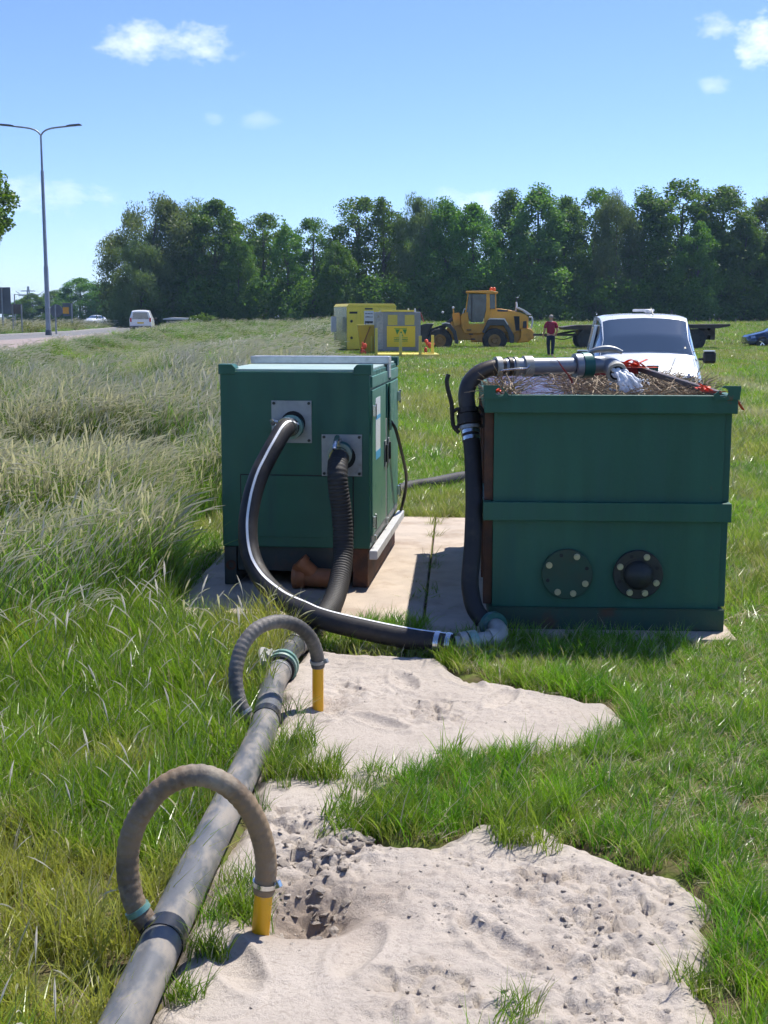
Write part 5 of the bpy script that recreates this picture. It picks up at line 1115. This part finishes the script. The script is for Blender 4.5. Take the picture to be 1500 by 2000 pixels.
# white panel van behind the tank (its nose towards us)
VAN = [(0., .30, .62, .46, .70, .60, .62, .63, 0), (.10, .24, .80, .52, .84, .76, .74, .80, 0), (.40, .22, .84, .58, .90, .91, .78, .965, 0), (.98, .22, .85, .80, .91, 1.05, .80, 1.105, 0), (1.30, .22, .85, .98, .915, 1.35, .73, 1.44, 0), (1.72, .22, .85, 1.05, .915, 1.66, .745, 1.735, 0), (1.95, .22, .85, 1.05, .915, 1.715, .76, 1.79, 0), (2.6, .22, .85, 1.05, .915, 1.745, .775, 1.81, 0), (3.8, .22, .85, 1.05, .915, 1.74, .775, 1.79, 0), (4.0, .30, .83, 1.0, .89, 1.66, .65, 1.73, 0)]
vl = Vector((4.39, 21.1, 0)); van = thing('parked_van', 'white panel van facing the camera behind the green tank', 'van', tuple(vl), -R(6.5))
car_body(VAN, 'car_white', van)
panel(VAN, 1.02, 1.70, 4.15, 11.85, 'glass_dark', 'windscreen', van, .006, 14, 20)
for (a, c_) in ((3.35, 4.85), (11.15, 12.65)):
    panel(VAN, 1.62, 2.45, a, c_, 'glass_dark', 'side_window', van, .006, 8, 6); 
for s_ in (-1, 1):
    mrr = MB().box(s_*1.08-.11, s_*1.08+.11, 1.16, 1.28, .95, 1.15).build('wing_mirror', 'plastic_black', van, bev=.04)
    MB().box(s_*1.08-.10, s_*1.08+.09, 1.15, 1.27, 1.151, 1.175).build('mirror_cap', 'car_white', mrr, bev=.01); MB().bar((s_*.90, 1.25, 1.02), (s_*1.02, 1.23, 1.02), .05, .04).build('mirror_arm', 'plastic_black', mrr)
    panel(VAN, .12, .42, *((3.3, 4.8) if s_ < 0 else (11.2, 12.7)), 'chrome', 'headlight', van, .006, 5, 5)
    for yy in (.72, 3.35): car_wheel(van, s_*.80, yy, .31, .19)
MB().box(-.27, .27, -.045, -.021, .40, .51).build('number_plate', 'plate_yellow', van)
MB().box(-.72, .72, -.02, .14, .26, .44).build('bumper', 'plastic_black', van, bev=.04); MB().box(-.40, .40, -.012, .08, .50, .61).build('grille', 'plastic_black', van, bev=.02)
for s_ in (-1, 1): MB().sphere((s_*.63, .20, .70), .16, 16, 10, (.9, .9, .75)).build('headlamp_glass', 'chrome', van, smooth=True)
panel(VAN, .45, .97, 5.2, 5.26, 'fender_grey', 'bonnet_seam', van, .004, 8, 2); panel(VAN, .45, .97, 10.74, 10.8, 'fender_grey', 'bonnet_seam', van, .004, 8, 2)
for x_ in (-.35, .30): MB().tube([(x_, 1.03, 1.115), (x_+.28, 1.10, 1.155), (x_+.52, 1.13, 1.15)], .008, 6).build('wiper', 'plastic_black', van)
MB().box(-.14, .23, 2.35, 2.6, 1.836, 1.88).build('roof_beacon_bar', 'light_grey', van, bev=.015); MB().sphere((.1, 2.05, 1.845), .08, 12, 8, (1, 1, .45)).build('roof_dome', 'light_grey', van, smooth=True)
MB().tube([(.16, 1.80, 1.775), (.13, 1.95, 1.90)], [.012, .005], 6).build('aerial', 'plastic_black', van); MB().tube([(.52, 2.2, 1.79), (.52, 2.22, 1.87)], [.02, .012], 8).build('aerial', 'loader_dark', van)
for x_ in (-.84, .84): MB().bar((x_*.78, 1.1, 1.2), (x_*.7, 1.65, 1.62), .03, .012).build('pillar_trim', 'plastic_black', van)
# open left door of the van stands out a little
t = MB(); t.prism([(-1.02, .30), (-.98, 1.02), (-.86, 1.60), (-.80, 1.60), (-.92, 1.02), (-.96, .30)], 1.72, 2.42); t.build('cab_door', 'car_white', van, bev=.01)
# blue car at the right edge, nose to the left
HATCH = [(0., .28, .55, .45, .62, .58, .55, .61, 0), (.12, .22, .76, .48, .80, .68, .68, .72, 0), (.9, .20, .82, .60, .88, .86, .72, .92, 0), (1.15, .20, .83, .72, .88, .93, .70, .98, 0), (1.9, .20, .83, .84, .88, 1.34, .56, 1.40, 0), (2.5, .20, .83, .86, .88, 1.40, .58, 1.46, 0), (3.5, .20, .83, .86, .88, 1.32, .56, 1.38, 0), (4.1, .26, .80, .84, .85, .96, .66, 1.0, 0), (4.2, .34, .74, .8, .80, .9, .6, .92, 0)]
def hatch(name, label, cat, loc, rz, paint, tail=None, ST=HATCH, group=None):
    o = thing(name, label, cat, tuple(loc), rz, group); car_body(ST, paint, o, 40); LN_ = ST[-1][0]
    panel(ST, 1.2, 1.86, 4.3, 11.7, 'glass_dark', 'windscreen', o, .006, 8, 10); panel(ST, LN_-.66, LN_-.12, 4.4, 11.6, 'glass_dark', 'rear_window', o, .008, 6, 10)
    for (a, c_) in ((3.4, 4.9), (11.1, 12.6)): panel(ST, 1.85, LN_-.8, a, c_, 'glass_dark', 'side_window', o, .006, 8, 5)
    for s_ in (-1, 1):
        for yy in (.78, LN_-.82): car_wheel(o, s_*.79, yy, .32, .2)
        panel(ST, .10, .40, *((3.3, 4.6) if s_ < 0 else (11.4, 12.7)), 'chrome', 'headlight', o, .006, 4, 4)
        MB().box(s_*.70-.09, s_*.70+.09, LN_-.04, LN_+.012, .72, .88).build('tail_light', tail or 'tail_red', o, bev=.01)
        MB().sphere((s_*.98, 1.45, .98), .1, 10, 8, (.9, .5, .7)).build('wing_mirror', paint, o, smooth=True)
    MB().box(-.26, .26, LN_-.03, LN_+.015, .5, .62).build('number_plate', 'plate_yellow', o); return o
bc = P(1462, 680); hatch('parked_car', 'blue car nosing in at the right edge of the field', 'car', (bc.x, bc.y+.9, 0), R(-90), 'car_blue')
for px, py, Y_, lb, cat, tl in ((170, 624, 190., 'white far car left of the bushes', 'car', None), (228, 623, 186., 'far car with glowing red brake lights behind the verge grass', 'car', 'brake_red')):
    c_ = D(px, py, Y_); hatch('far_car', lb, cat, (c_.x, Y_, .5), R(172 if tl else 160)+math.pi, 'car_white', tl)
# white van driving away on the road
c_ = P(275, 648, .51); rv = thing('driving_van', 'small white van driving away on the road, seen from behind', 'van', tuple(c_), R(6))
ST2 = [(-s_[0]+4.0,)+s_[1:] for s_ in reversed(VAN)]
STR = [(0., .30, .80, 1.0, .86, 1.60, .64, 1.66, 0), (.18, .24, .84, 1.02, .90, 1.68, .68, 1.75, 0), (1.6, .22, .85, 1.05, .91, 1.70, .68, 1.78, 0), (2.2, .22, .85, 1.05, .91, 1.62, .66, 1.70, 0), (3.0, .22, .85, .8, .91, 1.05, .8, 1.1, 0), (3.9, .24, .8, .52, .84, .76, .74, .80, 0), (4.0, .3, .62, .46, .7, .6, .62, .63, 0)]
car_body(STR, 'car_white', rv)
MB().prism([(-.66, 1.02), (.66, 1.02), (.56, 1.55), (-.56, 1.55)], -.02, .004).build('rear_window', 'glass_dark', rv, bev=.01)
for s_ in (-1, 1): MB().box(s_*.78-.07, s_*.78+.07, -.02, .05, .80, 1.12).build('tail_light', 'tail_red', rv); car_wheel(rv, s_*.8, .7, .31, .19); car_wheel(rv, s_*.8, 3.3, .31, .19); MB().sphere((s_*1.03, 2.7, 1.05), .12, 10, 8, (.9, .5, .8)).build('wing_mirror', 'plastic_black', rv, smooth=True)
MB().box(-.26, .26, -.03, .0, .66, .78).build('number_plate', 'plate_yellow', rv); MB().box(-.85, .85, -.06, .08, .3, .48).build('bumper', 'fender_grey', rv, bev=.02); MB().tube([(0, -.03, 1.02), (.12, -.04, 1.3)], .012, 6).build('wiper', 'plastic_black', rv)
# flatbed trailer behind the van
tl_ = P(1098, 684); mpt = tl_.y*1.0025/FPX; tr = thing('flatbed_trailer', 'dark empty flatbed trailer hitched to the wheel loader', 'trailer', (tl_.x, tl_.y+1.0, 0), R(-2))
def TX(px): return (px-1098)*mpt
def TZ(py): return (684-py)*mpt
MB().prism([(TX(1098), TZ(640)), (TX(1125), TZ(636)), (TX(1418), TZ(634)), (TX(1418), TZ(638)), (TX(1395), TZ(642)), (TX(1102), TZ(645))], -1.2, 1.2).build('deck', 'trailer_dark', tr)
MB().box(TX(1130), TX(1390), -.9, .9, TZ(655), TZ(646)).build('chassis', 'trailer_dark', tr)
for px in (1148, 1352): 
    for s_ in (-1, 1): w_ = MB().ring((TX(px), s_*1.0, 21*mpt*.98), (0, 1, 0), 21*mpt*.98, 21*mpt*.5, .3, 28).build('wheel', 'tyre', tr, smooth=True); MB().cyl((TX(px), s_*1.0-.1, 21*mpt*.98), (TX(px), s_*1.0+.1, 21*mpt*.98), 21*mpt*.5, n=20).build('rim', 'loader_dark', w_)
for (a, q_) in ((1372, 1377), (1383, 1392)): MB().box(TX(a), TX(q_), -.9, .9, TZ(664), TZ(642)).build('mudflap', 'trailer_dark', tr)
MB().bar((TX(1046), 0, TZ(655)), (TX(1135), -.1, TZ(655)), .12).build('drawbar', 'trailer_dark', tr); MB().bar((TX(1092), 0, TZ(654)), (TX(1128), .5, TZ(648)), .1).build('drawbar_brace', 'trailer_dark', tr)
MB().tube(spline([(TX(1062), 0, TZ(656)), (TX(1085), 0, TZ(661)), (TX(1105), 0, TZ(664)), (TX(1125), 0, TZ(658))], .1), .025, 6).build('brake_hose', 'plastic_black', tr)

# ================================================================== ROADSIDE
lp = P(95, 655, .5); lm = thing('street_lamp', 'tall grey double-armed street lamp beside the road', 'street lamp', tuple(lp)); LH = 393*lp.y*1.003/FPX
t = MB(); H2 = LH*(393-18)/393; t.tube([(0, 0, 0), (0, 0, H2*.345), (0, 0, H2*.35), (0, 0, H2*.82), (0, 0, H2*.825), (0, 0, H2)], [.17, .15, .125, .105, .075, .06], 16); t.build('post', 'lamp_post_steel', lm, smooth=True)
for s_ in (-1, 1):
    a = [(0, 0, H2-.05), (s_*.25, 0, H2+.22), (s_*.75, 0, H2+.40), (s_*1.75, 0, H2+.52)]; MB().tube(spline(a, .08), .055, 10).build('arm', 'lamp_post_steel', lm, smooth=True)
    h_ = MB(); h_.prism([(s_*1.7, H2+.49), (s_*2.65, H2+.57), (s_*2.7, H2+.62), (s_*2.55, H2+.68), (s_*1.9, H2+.62), (s_*1.7, H2+.57)], -.16, .16); h_.build('lamp_head', 'lamp_head', lm, bev=.03)
MB().tube([(0, 0, 0), (0, 0, .35)], [.22, .2], 16).build('base_sleeve', 'sign_back', lm, smooth=True)
def sign(name, label, px0, px1, py0, py1, Y_, m, shape='rect', posts=(.5,)):
    a, q_ = D(px0, py1, Y_), D(px1, py0, Y_); cx_ = (a.x+q_.x)/2; z0_ = gz(cx_, Y_); o = thing(name, label, 'sign', (cx_, Y_, z0_)); w2 = (q_.x-a.x)/2
    if shape == 'round':
        c_ = Vector((0, 0, (a.z+q_.z)/2-z0_)); pl_ = MB().cyl(c_+Vector((0, -.03, 0)), c_+Vector((0, .03, 0)), w2, n=36).build('panel', m, o)
    else: pl_ = MB().box(-w2, w2, -.03, .03, a.z-z0_, q_.z-z0_).build('panel', m, o, bev=.02)
    for f_ in posts: MB().cyl((-w2+2*w2*f_, -.08, 0), (-w2+2*w2*f_, -.08, q_.z-z0_-.05), .06, n=10).build('post', 'lamp_post_steel', o)
    return o
sign('road_sign', 'large dark sign board seen from behind at left edge', -60, 20, 561, 613, 95., 'sign_back', posts=(.5, .8)); sign('road_sign', 'low brown sign board beside the large dark sign', 21, 43, 594, 613, 97., 'sign_back_brown', posts=(.2, .95))
sign('road_sign', 'round sign seen from behind on a thin post by the lamp', 98, 122, 594, 620, 92., 'sign_back', 'round', (.45,)); sg2 = sign('road_sign', 'sign board with orange patch right of the round sign', 123, 142, 592, 618, 120., 'sign_back', posts=(.9,))
MB().box(-.45, .1, -.05, -.031, 1.5, 2.1).build('orange_patch', 'sign_orange', sg2)
sign('road_sign', 'pale blue-grey sign back before the roadside trees', 224, 242, 592, 611, 160., 'sign_back', posts=(.5,))
c_ = P(85, 624, .5); gt = D(28, 575, 110.); go_ = thing('signal_gantry', 'thin overhead gantry frame left of the street lamp', 'gantry', (gt.x, 110., .5)); hh = gt.z-.5
MB().cyl((0, 0, 0), (0, 0, hh), .05, n=8).build('post', 'lamp_post_steel', go_); MB().bar((0, 0, hh), (2.5, 0, hh-.05), .05).build('beam', 'lamp_post_steel', go_); MB().bar((2.0, 0, hh-.05), (2.5, 0, hh+.25), .04).build('arm', 'lamp_post_steel', go_); MB().bar((.5, 0, hh), (.1, 0, hh+.3), .04).build('arm', 'lamp_post_steel', go_)
pb = D(57, 612, 900.); py_ = thing('power_pylon', 'tiny distant power pylon behind the roadside trees', 'pylon', (pb.x, 900., 0)); ph = (620-558)*900/FPX
t = MB()
for sx in (-1, 1):
    for sy in (-1, 1): t.bar((sx*2, sy*2, 0), (sx*.3, sy*.3, ph), .5)
t.build('legs', 'sign_back', py_); t = MB()
for k, ww in ((.72, 7), (.86, 5)): t.bar((-ww, 0, ph*k), (ww, 0, ph*k), .6)
t.build('cross_arms', 'sign_back', py_)
# shed
sl_ = D(321, 629, 138.); shd = thing('shed', 'low dark shed with a pale flat roof before the wood', 'shed', (sl_.x, 138., min(sl_.z, gz(sl_.x, 138.))-.05)); m3 = 138/FPX
MB().box(.2, 58*m3, 0, 2.4, 0, 16*m3).build('wall', 'shed_wall', shd); MB().prism([(-.1, 17.5*m3), (61*m3, 17.5*m3), (61*m3, 20*m3), (.7, 21.5*m3), (-.1, 19*m3)], -.3, 2.8).build('roof', 'shed_roof', shd)
for k, px in enumerate((1300, 1340, 1386, 1405, 1437, 1475)):
    p_ = D(px, 633, 136.); o_ = MB().box(p_.x-.08, p_.x+.08, 135.92, 136.08, gz(p_.x, 136.)-.1, gz(p_.x, 136.)+.55).build('fence_post', 'wood_post', None, bev=.02); tag(o_, 'short dark post at the far field edge, %s of six from the left' % ORD[k], 'post', 'posts along the far field edge')
# ================================================================== TREES
def leaf_mat(name, col, col2, tr=.45):
    m, n, l = nodes_mat(name); b = n['Principled BSDF']; b.inputs['Roughness'].default_value = .5; b.inputs['Specular IOR Level'].default_value = .35
    tcn = n.new('ShaderNodeTexCoord').outputs['Object']; oi = n.new('ShaderNodeObjectInfo')
    c = mx(n, l, mr(n, l, nz(n, l, tcn, .8, 4), .35, .65), col, col2); hs = n.new('ShaderNodeHueSaturation'); l.new(c, hs.inputs['Color'])
    l.new(mr(n, l, oi.outputs['Random'], 0, 1, .80, 1.2), hs.inputs['Value']); l.new(mr(n, l, oi.outputs['Random'], 0, 1, .485, .515), hs.inputs['Hue']); l.new(hs.outputs[0], b.inputs['Base Color'])
    t = n.new('ShaderNodeBsdfTranslucent'); c2 = mx(n, l, 1.0, hs.outputs[0], (1.3, 1.4, .7), 'MULTIPLY'); l.new(c2, t.inputs['Color'])
    ms = n.new('ShaderNodeMixShader'); ms.inputs[0].default_value = tr; l.new(b.outputs[0], ms.inputs[1]); l.new(t.outputs[0], ms.inputs[2]); l.new(ms.outputs[0], n['Material Output'].inputs[0]); return m
leaf_mat('leaf_broad', (.07, .15, .022), (.13, .225, .034)); leaf_mat('leaf_willow', (.12, .175, .07), (.17, .225, .09)); leaf_mat('leaf_poplar', (.085, .16, .035), (.14, .225, .048)); leaf_mat('leaf_near', (.09, .17, .03), (.14, .23, .036))
def leaf_cloud(rng, cent, rad, n_each, size, droop=0., asp=.6):
    """leaf quads spread through clumps; numpy"""
    C = np.repeat(cent, n_each, 0); Rr = np.repeat(rad, n_each)
    d = rng.normal(size=C.shape); d /= np.linalg.norm(d, axis=1, keepdims=True); rr = Rr*(.25+.85*rng.random(len(C))**.7)
    p = C+d*rr[:, None]*np.array([1, 1, .85])
    if droop: p[:, 2] -= droop*rng.random(len(C))**1.5*Rr*1.6
    a = rng.normal(size=C.shape); a /= np.linalg.norm(a, axis=1, keepdims=True)
    if droop: a = a*np.array([.35, .35, 1.]); a /= np.linalg.norm(a, axis=1, keepdims=True)
    b_ = np.cross(a, rng.normal(size=C.shape)); b_ /= np.linalg.norm(b_, axis=1, keepdims=True)
    s = size*(.6+.8*rng.random(len(C)))[:, None]; a = a*s*.5; b_ = b_*s*.5*asp
    v = np.stack([p-a, p+b_, p+a, p-b_], 1).reshape(-1, 3); return v
def leaf_mesh(name, v, m):
    nq = len(v)//4; me = bpy.data.meshes.new(name); me.vertices.add(len(v)); me.vertices.foreach_set('co', v.astype(np.float32).reshape(-1)); me.loops.add(len(v)); me.loops.foreach_set('vertex_index', np.arange(len(v), dtype=np.int32)); me.polygons.add(nq); me.polygons.foreach_set('loop_start', np.arange(0, len(v), 4, dtype=np.int32)); me.polygons.foreach_set('loop_total', np.full(nq, 4, dtype=np.int32)); me.update(calc_edges=True); me.materials.append(MATS[m]); return me
def make_tree(kind, seed):
    """tree about 15 m tall: trunk mesh (with limbs) and crown mesh"""
    rng = np.random.default_rng(seed); rr = random.Random(seed); tb = MB(); cent = []; rad = []
    if kind == 'willow': H_, w_, nc, zlo = 14.6, 4.6, 84, .06
    elif kind == 'broad': H_, w_, nc, zlo = 14.6, 4.3, 104, .06
    elif kind == 'poplar': H_, w_, nc, zlo = 15., 3.3, 92, .08
    else: H_, w_, nc, zlo = 15., 3.9, 96, .12          # airy
    lean = rr.uniform(-.4, .4); top = Vector((lean, rr.uniform(-.3, .3), H_*.82)); trunk = spline([(0, 0, -.2), (lean*.2, 0, H_*.3), (lean*.6, .1, H_*.6), top], .6); tb.tube(trunk, [max(.05, .26*(1-.8*i/len(trunk))) for i in range(len(trunk))], 8)
    for k in range(nc):
        f = zlo+(1-zlo)*(k+.5)/nc; zc = H_*f*.96; prof = {'willow': math.sin(math.pi*min(1, f*.62+.22))**.7, 'broad': math.sin(math.pi*min(1, .18+f*.74))**.8, 'poplar': (1-f)**.45*.95+.15, 'airy': .35+.55*math.sin(math.pi*(f*.85+.1))}[kind]
        a = rr.uniform(0, 6.283); r_ = w_*prof*(.35+.65*rr.random()**.5)*(1. if f < .93 else .5); c_ = Vector((lean*f+r_*math.cos(a), r_*math.sin(a), zc-(.3*r_ if kind == 'airy' else 0)+rr.uniform(-.5, .5)))
        cent.append(c_); rad.append({'willow': 1.35, 'broad': 1.35, 'poplar': 1.15, 'airy': 1.1}[kind]*rr.uniform(.7, 1.25)*(1-.25*f))
        if k % (3 if kind == 'airy' else 5) == 0:
            s_ = trunk[min(len(trunk)-1, int(len(trunk)*max(.1, f-.22)))]; tb.tube(spline([s_, s_.lerp(c_, .5)+Vector((0, 0, .3)), c_], .5), [.07, .06, .045, .03, .03, .025, .02, .02, .02, .02, .02, .02, .02, .02, .02, .02, .02, .02, .02][:len(spline([s_, s_.lerp(c_, .5)+Vector((0, 0, .3)), c_], .5))], 5)
    cent = np.array([tuple(c_) for c_ in cent]); rad = np.array(rad); n_each = {'willow': 420, 'broad': 260, 'poplar': 230, 'airy': 150}[kind]
    v = leaf_cloud(rng, cent, rad, n_each, {'willow': .34, 'broad': .27, 'poplar': .24, 'airy': .24}[kind], .9 if kind == 'willow' else 0., .28 if kind == 'willow' else .7)
    me = leaf_mesh('crown', v, {'willow': 'leaf_willow', 'broad': 'leaf_broad', 'poplar': 'leaf_poplar', 'airy': 'leaf_broad'}[kind]); tm = tb.mesh('trunk'); tm.materials.append(MATS['bark']); tm.polygons.foreach_set('use_smooth', [True]*len(tm.polygons)); return tm, me, H_
PROTO = {(k, i): make_tree(k, 100+10*j+i) for j, k in enumerate(('willow', 'broad', 'poplar', 'airy')) for i in range(2)}
def tree(name, kind, var, loc, h, wide, label, group, rz=0.):
    tm, cm, H_ = PROTO[(kind, var)]; o = thing(name, label, 'tree', loc, rz, group); s_ = h/H_; o.scale = (s_*wide, s_*wide, s_)
    for nm, me in (('trunk', tm), ('crown', cm)): c_ = bpy.data.objects.new(nm, me); COL.objects.link(c_); c_.parent = o
    return o
DESC = {'willow': 'grey-green feathery willow', 'broad': 'dense dark green broadleaf tree', 'poplar': 'narrow upright dark tree', 'airy': 'open-crowned tree with sky showing through'}
# px centre, top py, kind, width factor, distance
ROW = [(285, 470, 'willow', 1.0, 146), (312, 388, 'willow', 1.2, 150), (372, 402, 'willow', 1.2, 152), (425, 398, 'broad', 1.0, 150), (470, 470, 'broad', .8, 146), (520, 416, 'airy', .95, 153), (565, 440, 'airy', .8, 149), (615, 424, 'airy', .95, 152), (660, 480, 'broad', .9, 146), (700, 385, 'airy', 1.05, 154), (748, 390, 'airy', .85, 151), (818, 386, 'willow', .7, 151), (868, 402, 'broad', .9, 149), (922, 405, 'broad', .95, 148), (992, 380, 'poplar', .85, 153), (1050, 374, 'poplar', 1.15, 150), (1095, 392, 'poplar', .95, 152), (1150, 368, 'airy', .8, 154), (1195, 384, 'willow', .65, 150), (1250, 380, 'poplar', 1.1, 152), (1318, 356, 'airy', 1.2, 151), (1350, 440, 'broad', .85, 146), (1395, 374, 'poplar', 1.2, 150), (1440, 430, 'broad', .85, 148), (1478, 395, 'poplar', 1.1, 152), (1545, 380, 'broad', 1.1, 150), (1600, 390, 'willow', .9, 152)]
for i, (px, py, kind, wf, Y_) in enumerate(ROW):
    x_ = (px-750)/FPX*Y_*1.003; z_ = gz(x_, Y_); h = CAM_H+(618-py)/FPX*Y_*1.003-z_
    tree('tree', kind, i % 2, (x_, Y_, z_-.1), h*1.0, wf*(1.18 if kind in ('airy', 'poplar') else 1.05), '%s, %s from the left in the wood' % (DESC[kind], ORD[i]) if i < 25 else DESC[kind]+(', in the wood just past the right edge' if i == 25 else ', in the wood farther past the right edge'), 'trees of the wood behind the field', i*1.7)
# bare tops at the right
bx_ = (1482-750)/FPX*154; t = MB(); rr = random.Random(8)
def bare(a, d_, ln, r_, lev):
    e = a+d_*ln; t.tube([a, a.lerp(e, .5)+Vector((rr.gauss(0, .1), 0, 0)), e], [r_, r_*.85, r_*.6], 5, False)
    if lev:
        for _ in range(4): bare(a.lerp(e, rr.uniform(.45, 1)), (d_+Vector((rr.gauss(0, .45), rr.gauss(0, .45), rr.uniform(0, .4)))).normalized(), ln*.55, r_*.5, lev-1)
bare(Vector((0, 0, 0)), Vector((.05, 0, 1)).normalized(), 10.6, .15, 4); bt = thing('dead_tree', 'bare leafless tree top rising at the right end of the wood', 'tree', (bx_, 154., gz(bx_, 154.))); bt.scale = (1, 1, .98); t.build('trunk', 'dead_wood', bt)
# undergrowth and the dark mass of the wood behind the front row
rng = np.random.default_rng(77); n_ = 430; x_ = -27.5+rng.random(n_)*88; Y_ = 144.5+rng.random(n_)*5; zz = 1.0+rng.random(n_)**1.2*4.2
v = leaf_cloud(rng, np.stack([x_, Y_, zz+.4], -1), 1.0+.7*rng.random(n_), 120, .30)
x2 = -27+rng.random(620)*90; Y2 = 159+rng.random(620)*6; z2_ = 1.5+rng.random(620)*(8.2+3.2*np.sin(x2*.55)*np.sin(x2*.21+1)); v2 = leaf_cloud(rng, np.stack([x2, Y2, z2_], -1), 1.5+.6*rng.random(620), 130, .45)
ug = bpy.data.objects.new('undergrowth', leaf_mesh('undergrowth', np.concatenate([v, v2]), 'leaf_broad')); COL.objects.link(ug); tag(ug, 'dark bushes and undergrowth filling the foot of the wood', 'undergrowth', kind='stuff')
# roadside trees far left
for i, (px, py, Y_, wf, k) in enumerate(((45, 588, 260, 1.3, 'broad'), (75, 574, 250, 1.2, 'broad'), (120, 570, 255, 1.4, 'broad'), (165, 545, 240, 1.25, 'broad'), (215, 556, 245, 1.35, 'broad'), (250, 578, 230, 1.3, 'broad'), (278, 580, 250, 1.2, 'broad'))):
    x_ = (px-750)/FPX*Y_*1.003; h = CAM_H+(618-py)/FPX*Y_-.3
    tree('roadside_tree', k, i % 2, (x_, Y_, .3), h, wf*1.5, ('small round roadside tree, %s from the left beyond the road' % ORD[i]), 'small trees beyond the road', i*2.1)
# near tree reaching in at the left edge
rng = np.random.default_rng(5); rr = random.Random(5); Y_ = 62.; xc = -20.6; cent = []; rad = []; tb = MB(); zt = 9.4; tb.tube([(0, 0, -.1), (.1, 0, 3), (0, 0, 8)], [.22, .17, .08], 10)
for k in range(64):
    f = k/63; a = rr.uniform(0, 6.283); r_ = 2.75*math.sin(math.pi*(.12+.8*f))**.7*(.4+.6*rr.random()**.5); c_ = Vector((r_*math.cos(a), r_*math.sin(a), 4.3+4.6*f)); cent.append(tuple(c_)); rad.append(.62*rr.uniform(.7, 1.2))
    if k % 3 == 0: tb.tube([(0, 0, max(2.5, c_.z-1.6)), c_], [.05, .015], 5)
nt_ = thing('verge_tree', 'leafy tree reaching into the picture at the left edge', 'tree', (xc, Y_, gz(xc, Y_))); o_ = bpy.data.objects.new('crown', leaf_mesh('crown', leaf_cloud(rng, np.array(cent), np.array(rad), 260, .17), 'leaf_near')); COL.objects.link(o_); o_.parent = nt_; tb.build('trunk', 'bark', nt_, smooth=True)
# low bush beside the shed
rng = np.random.default_rng(9); b_ = D(395, 628, 136.5); nb = thing('bush', 'round green bush beside the pale-roofed shed', 'bush', (b_.x, 136.5, gz(b_.x, 136.5))); o_ = bpy.data.objects.new('foliage', leaf_mesh('foliage', leaf_cloud(rng, np.array([[-.8, 0, .3], [0, 0, .5], [.9, 0, .3]]), np.array([.7, .8, .7]), 300, .22), 'leaf_near')); COL.objects.link(o_); o_.parent = nb
# ================================================================== HAZE
m = bpy.data.materials.new('haze'); m.use_nodes = True; n = m.node_tree.nodes; n.clear(); ho = n.new('ShaderNodeOutputMaterial'); pv = n.new('ShaderNodeVolumePrincipled'); pv.inputs['Color'].default_value = (.45, .70, 1, 1); pv.inputs['Density'].default_value = .00025; pv.inputs['Anisotropy'].default_value = .2
m.node_tree.links.new(pv.outputs[0], ho.inputs['Volume']); MATS['haze'] = m
hz = MB().box(-1600, 1600, -90, 2500, -1.2, 27).build('haze', 'haze', None); tag(hz, 'thin pale blue haze over the whole field', None, kind='stuff')
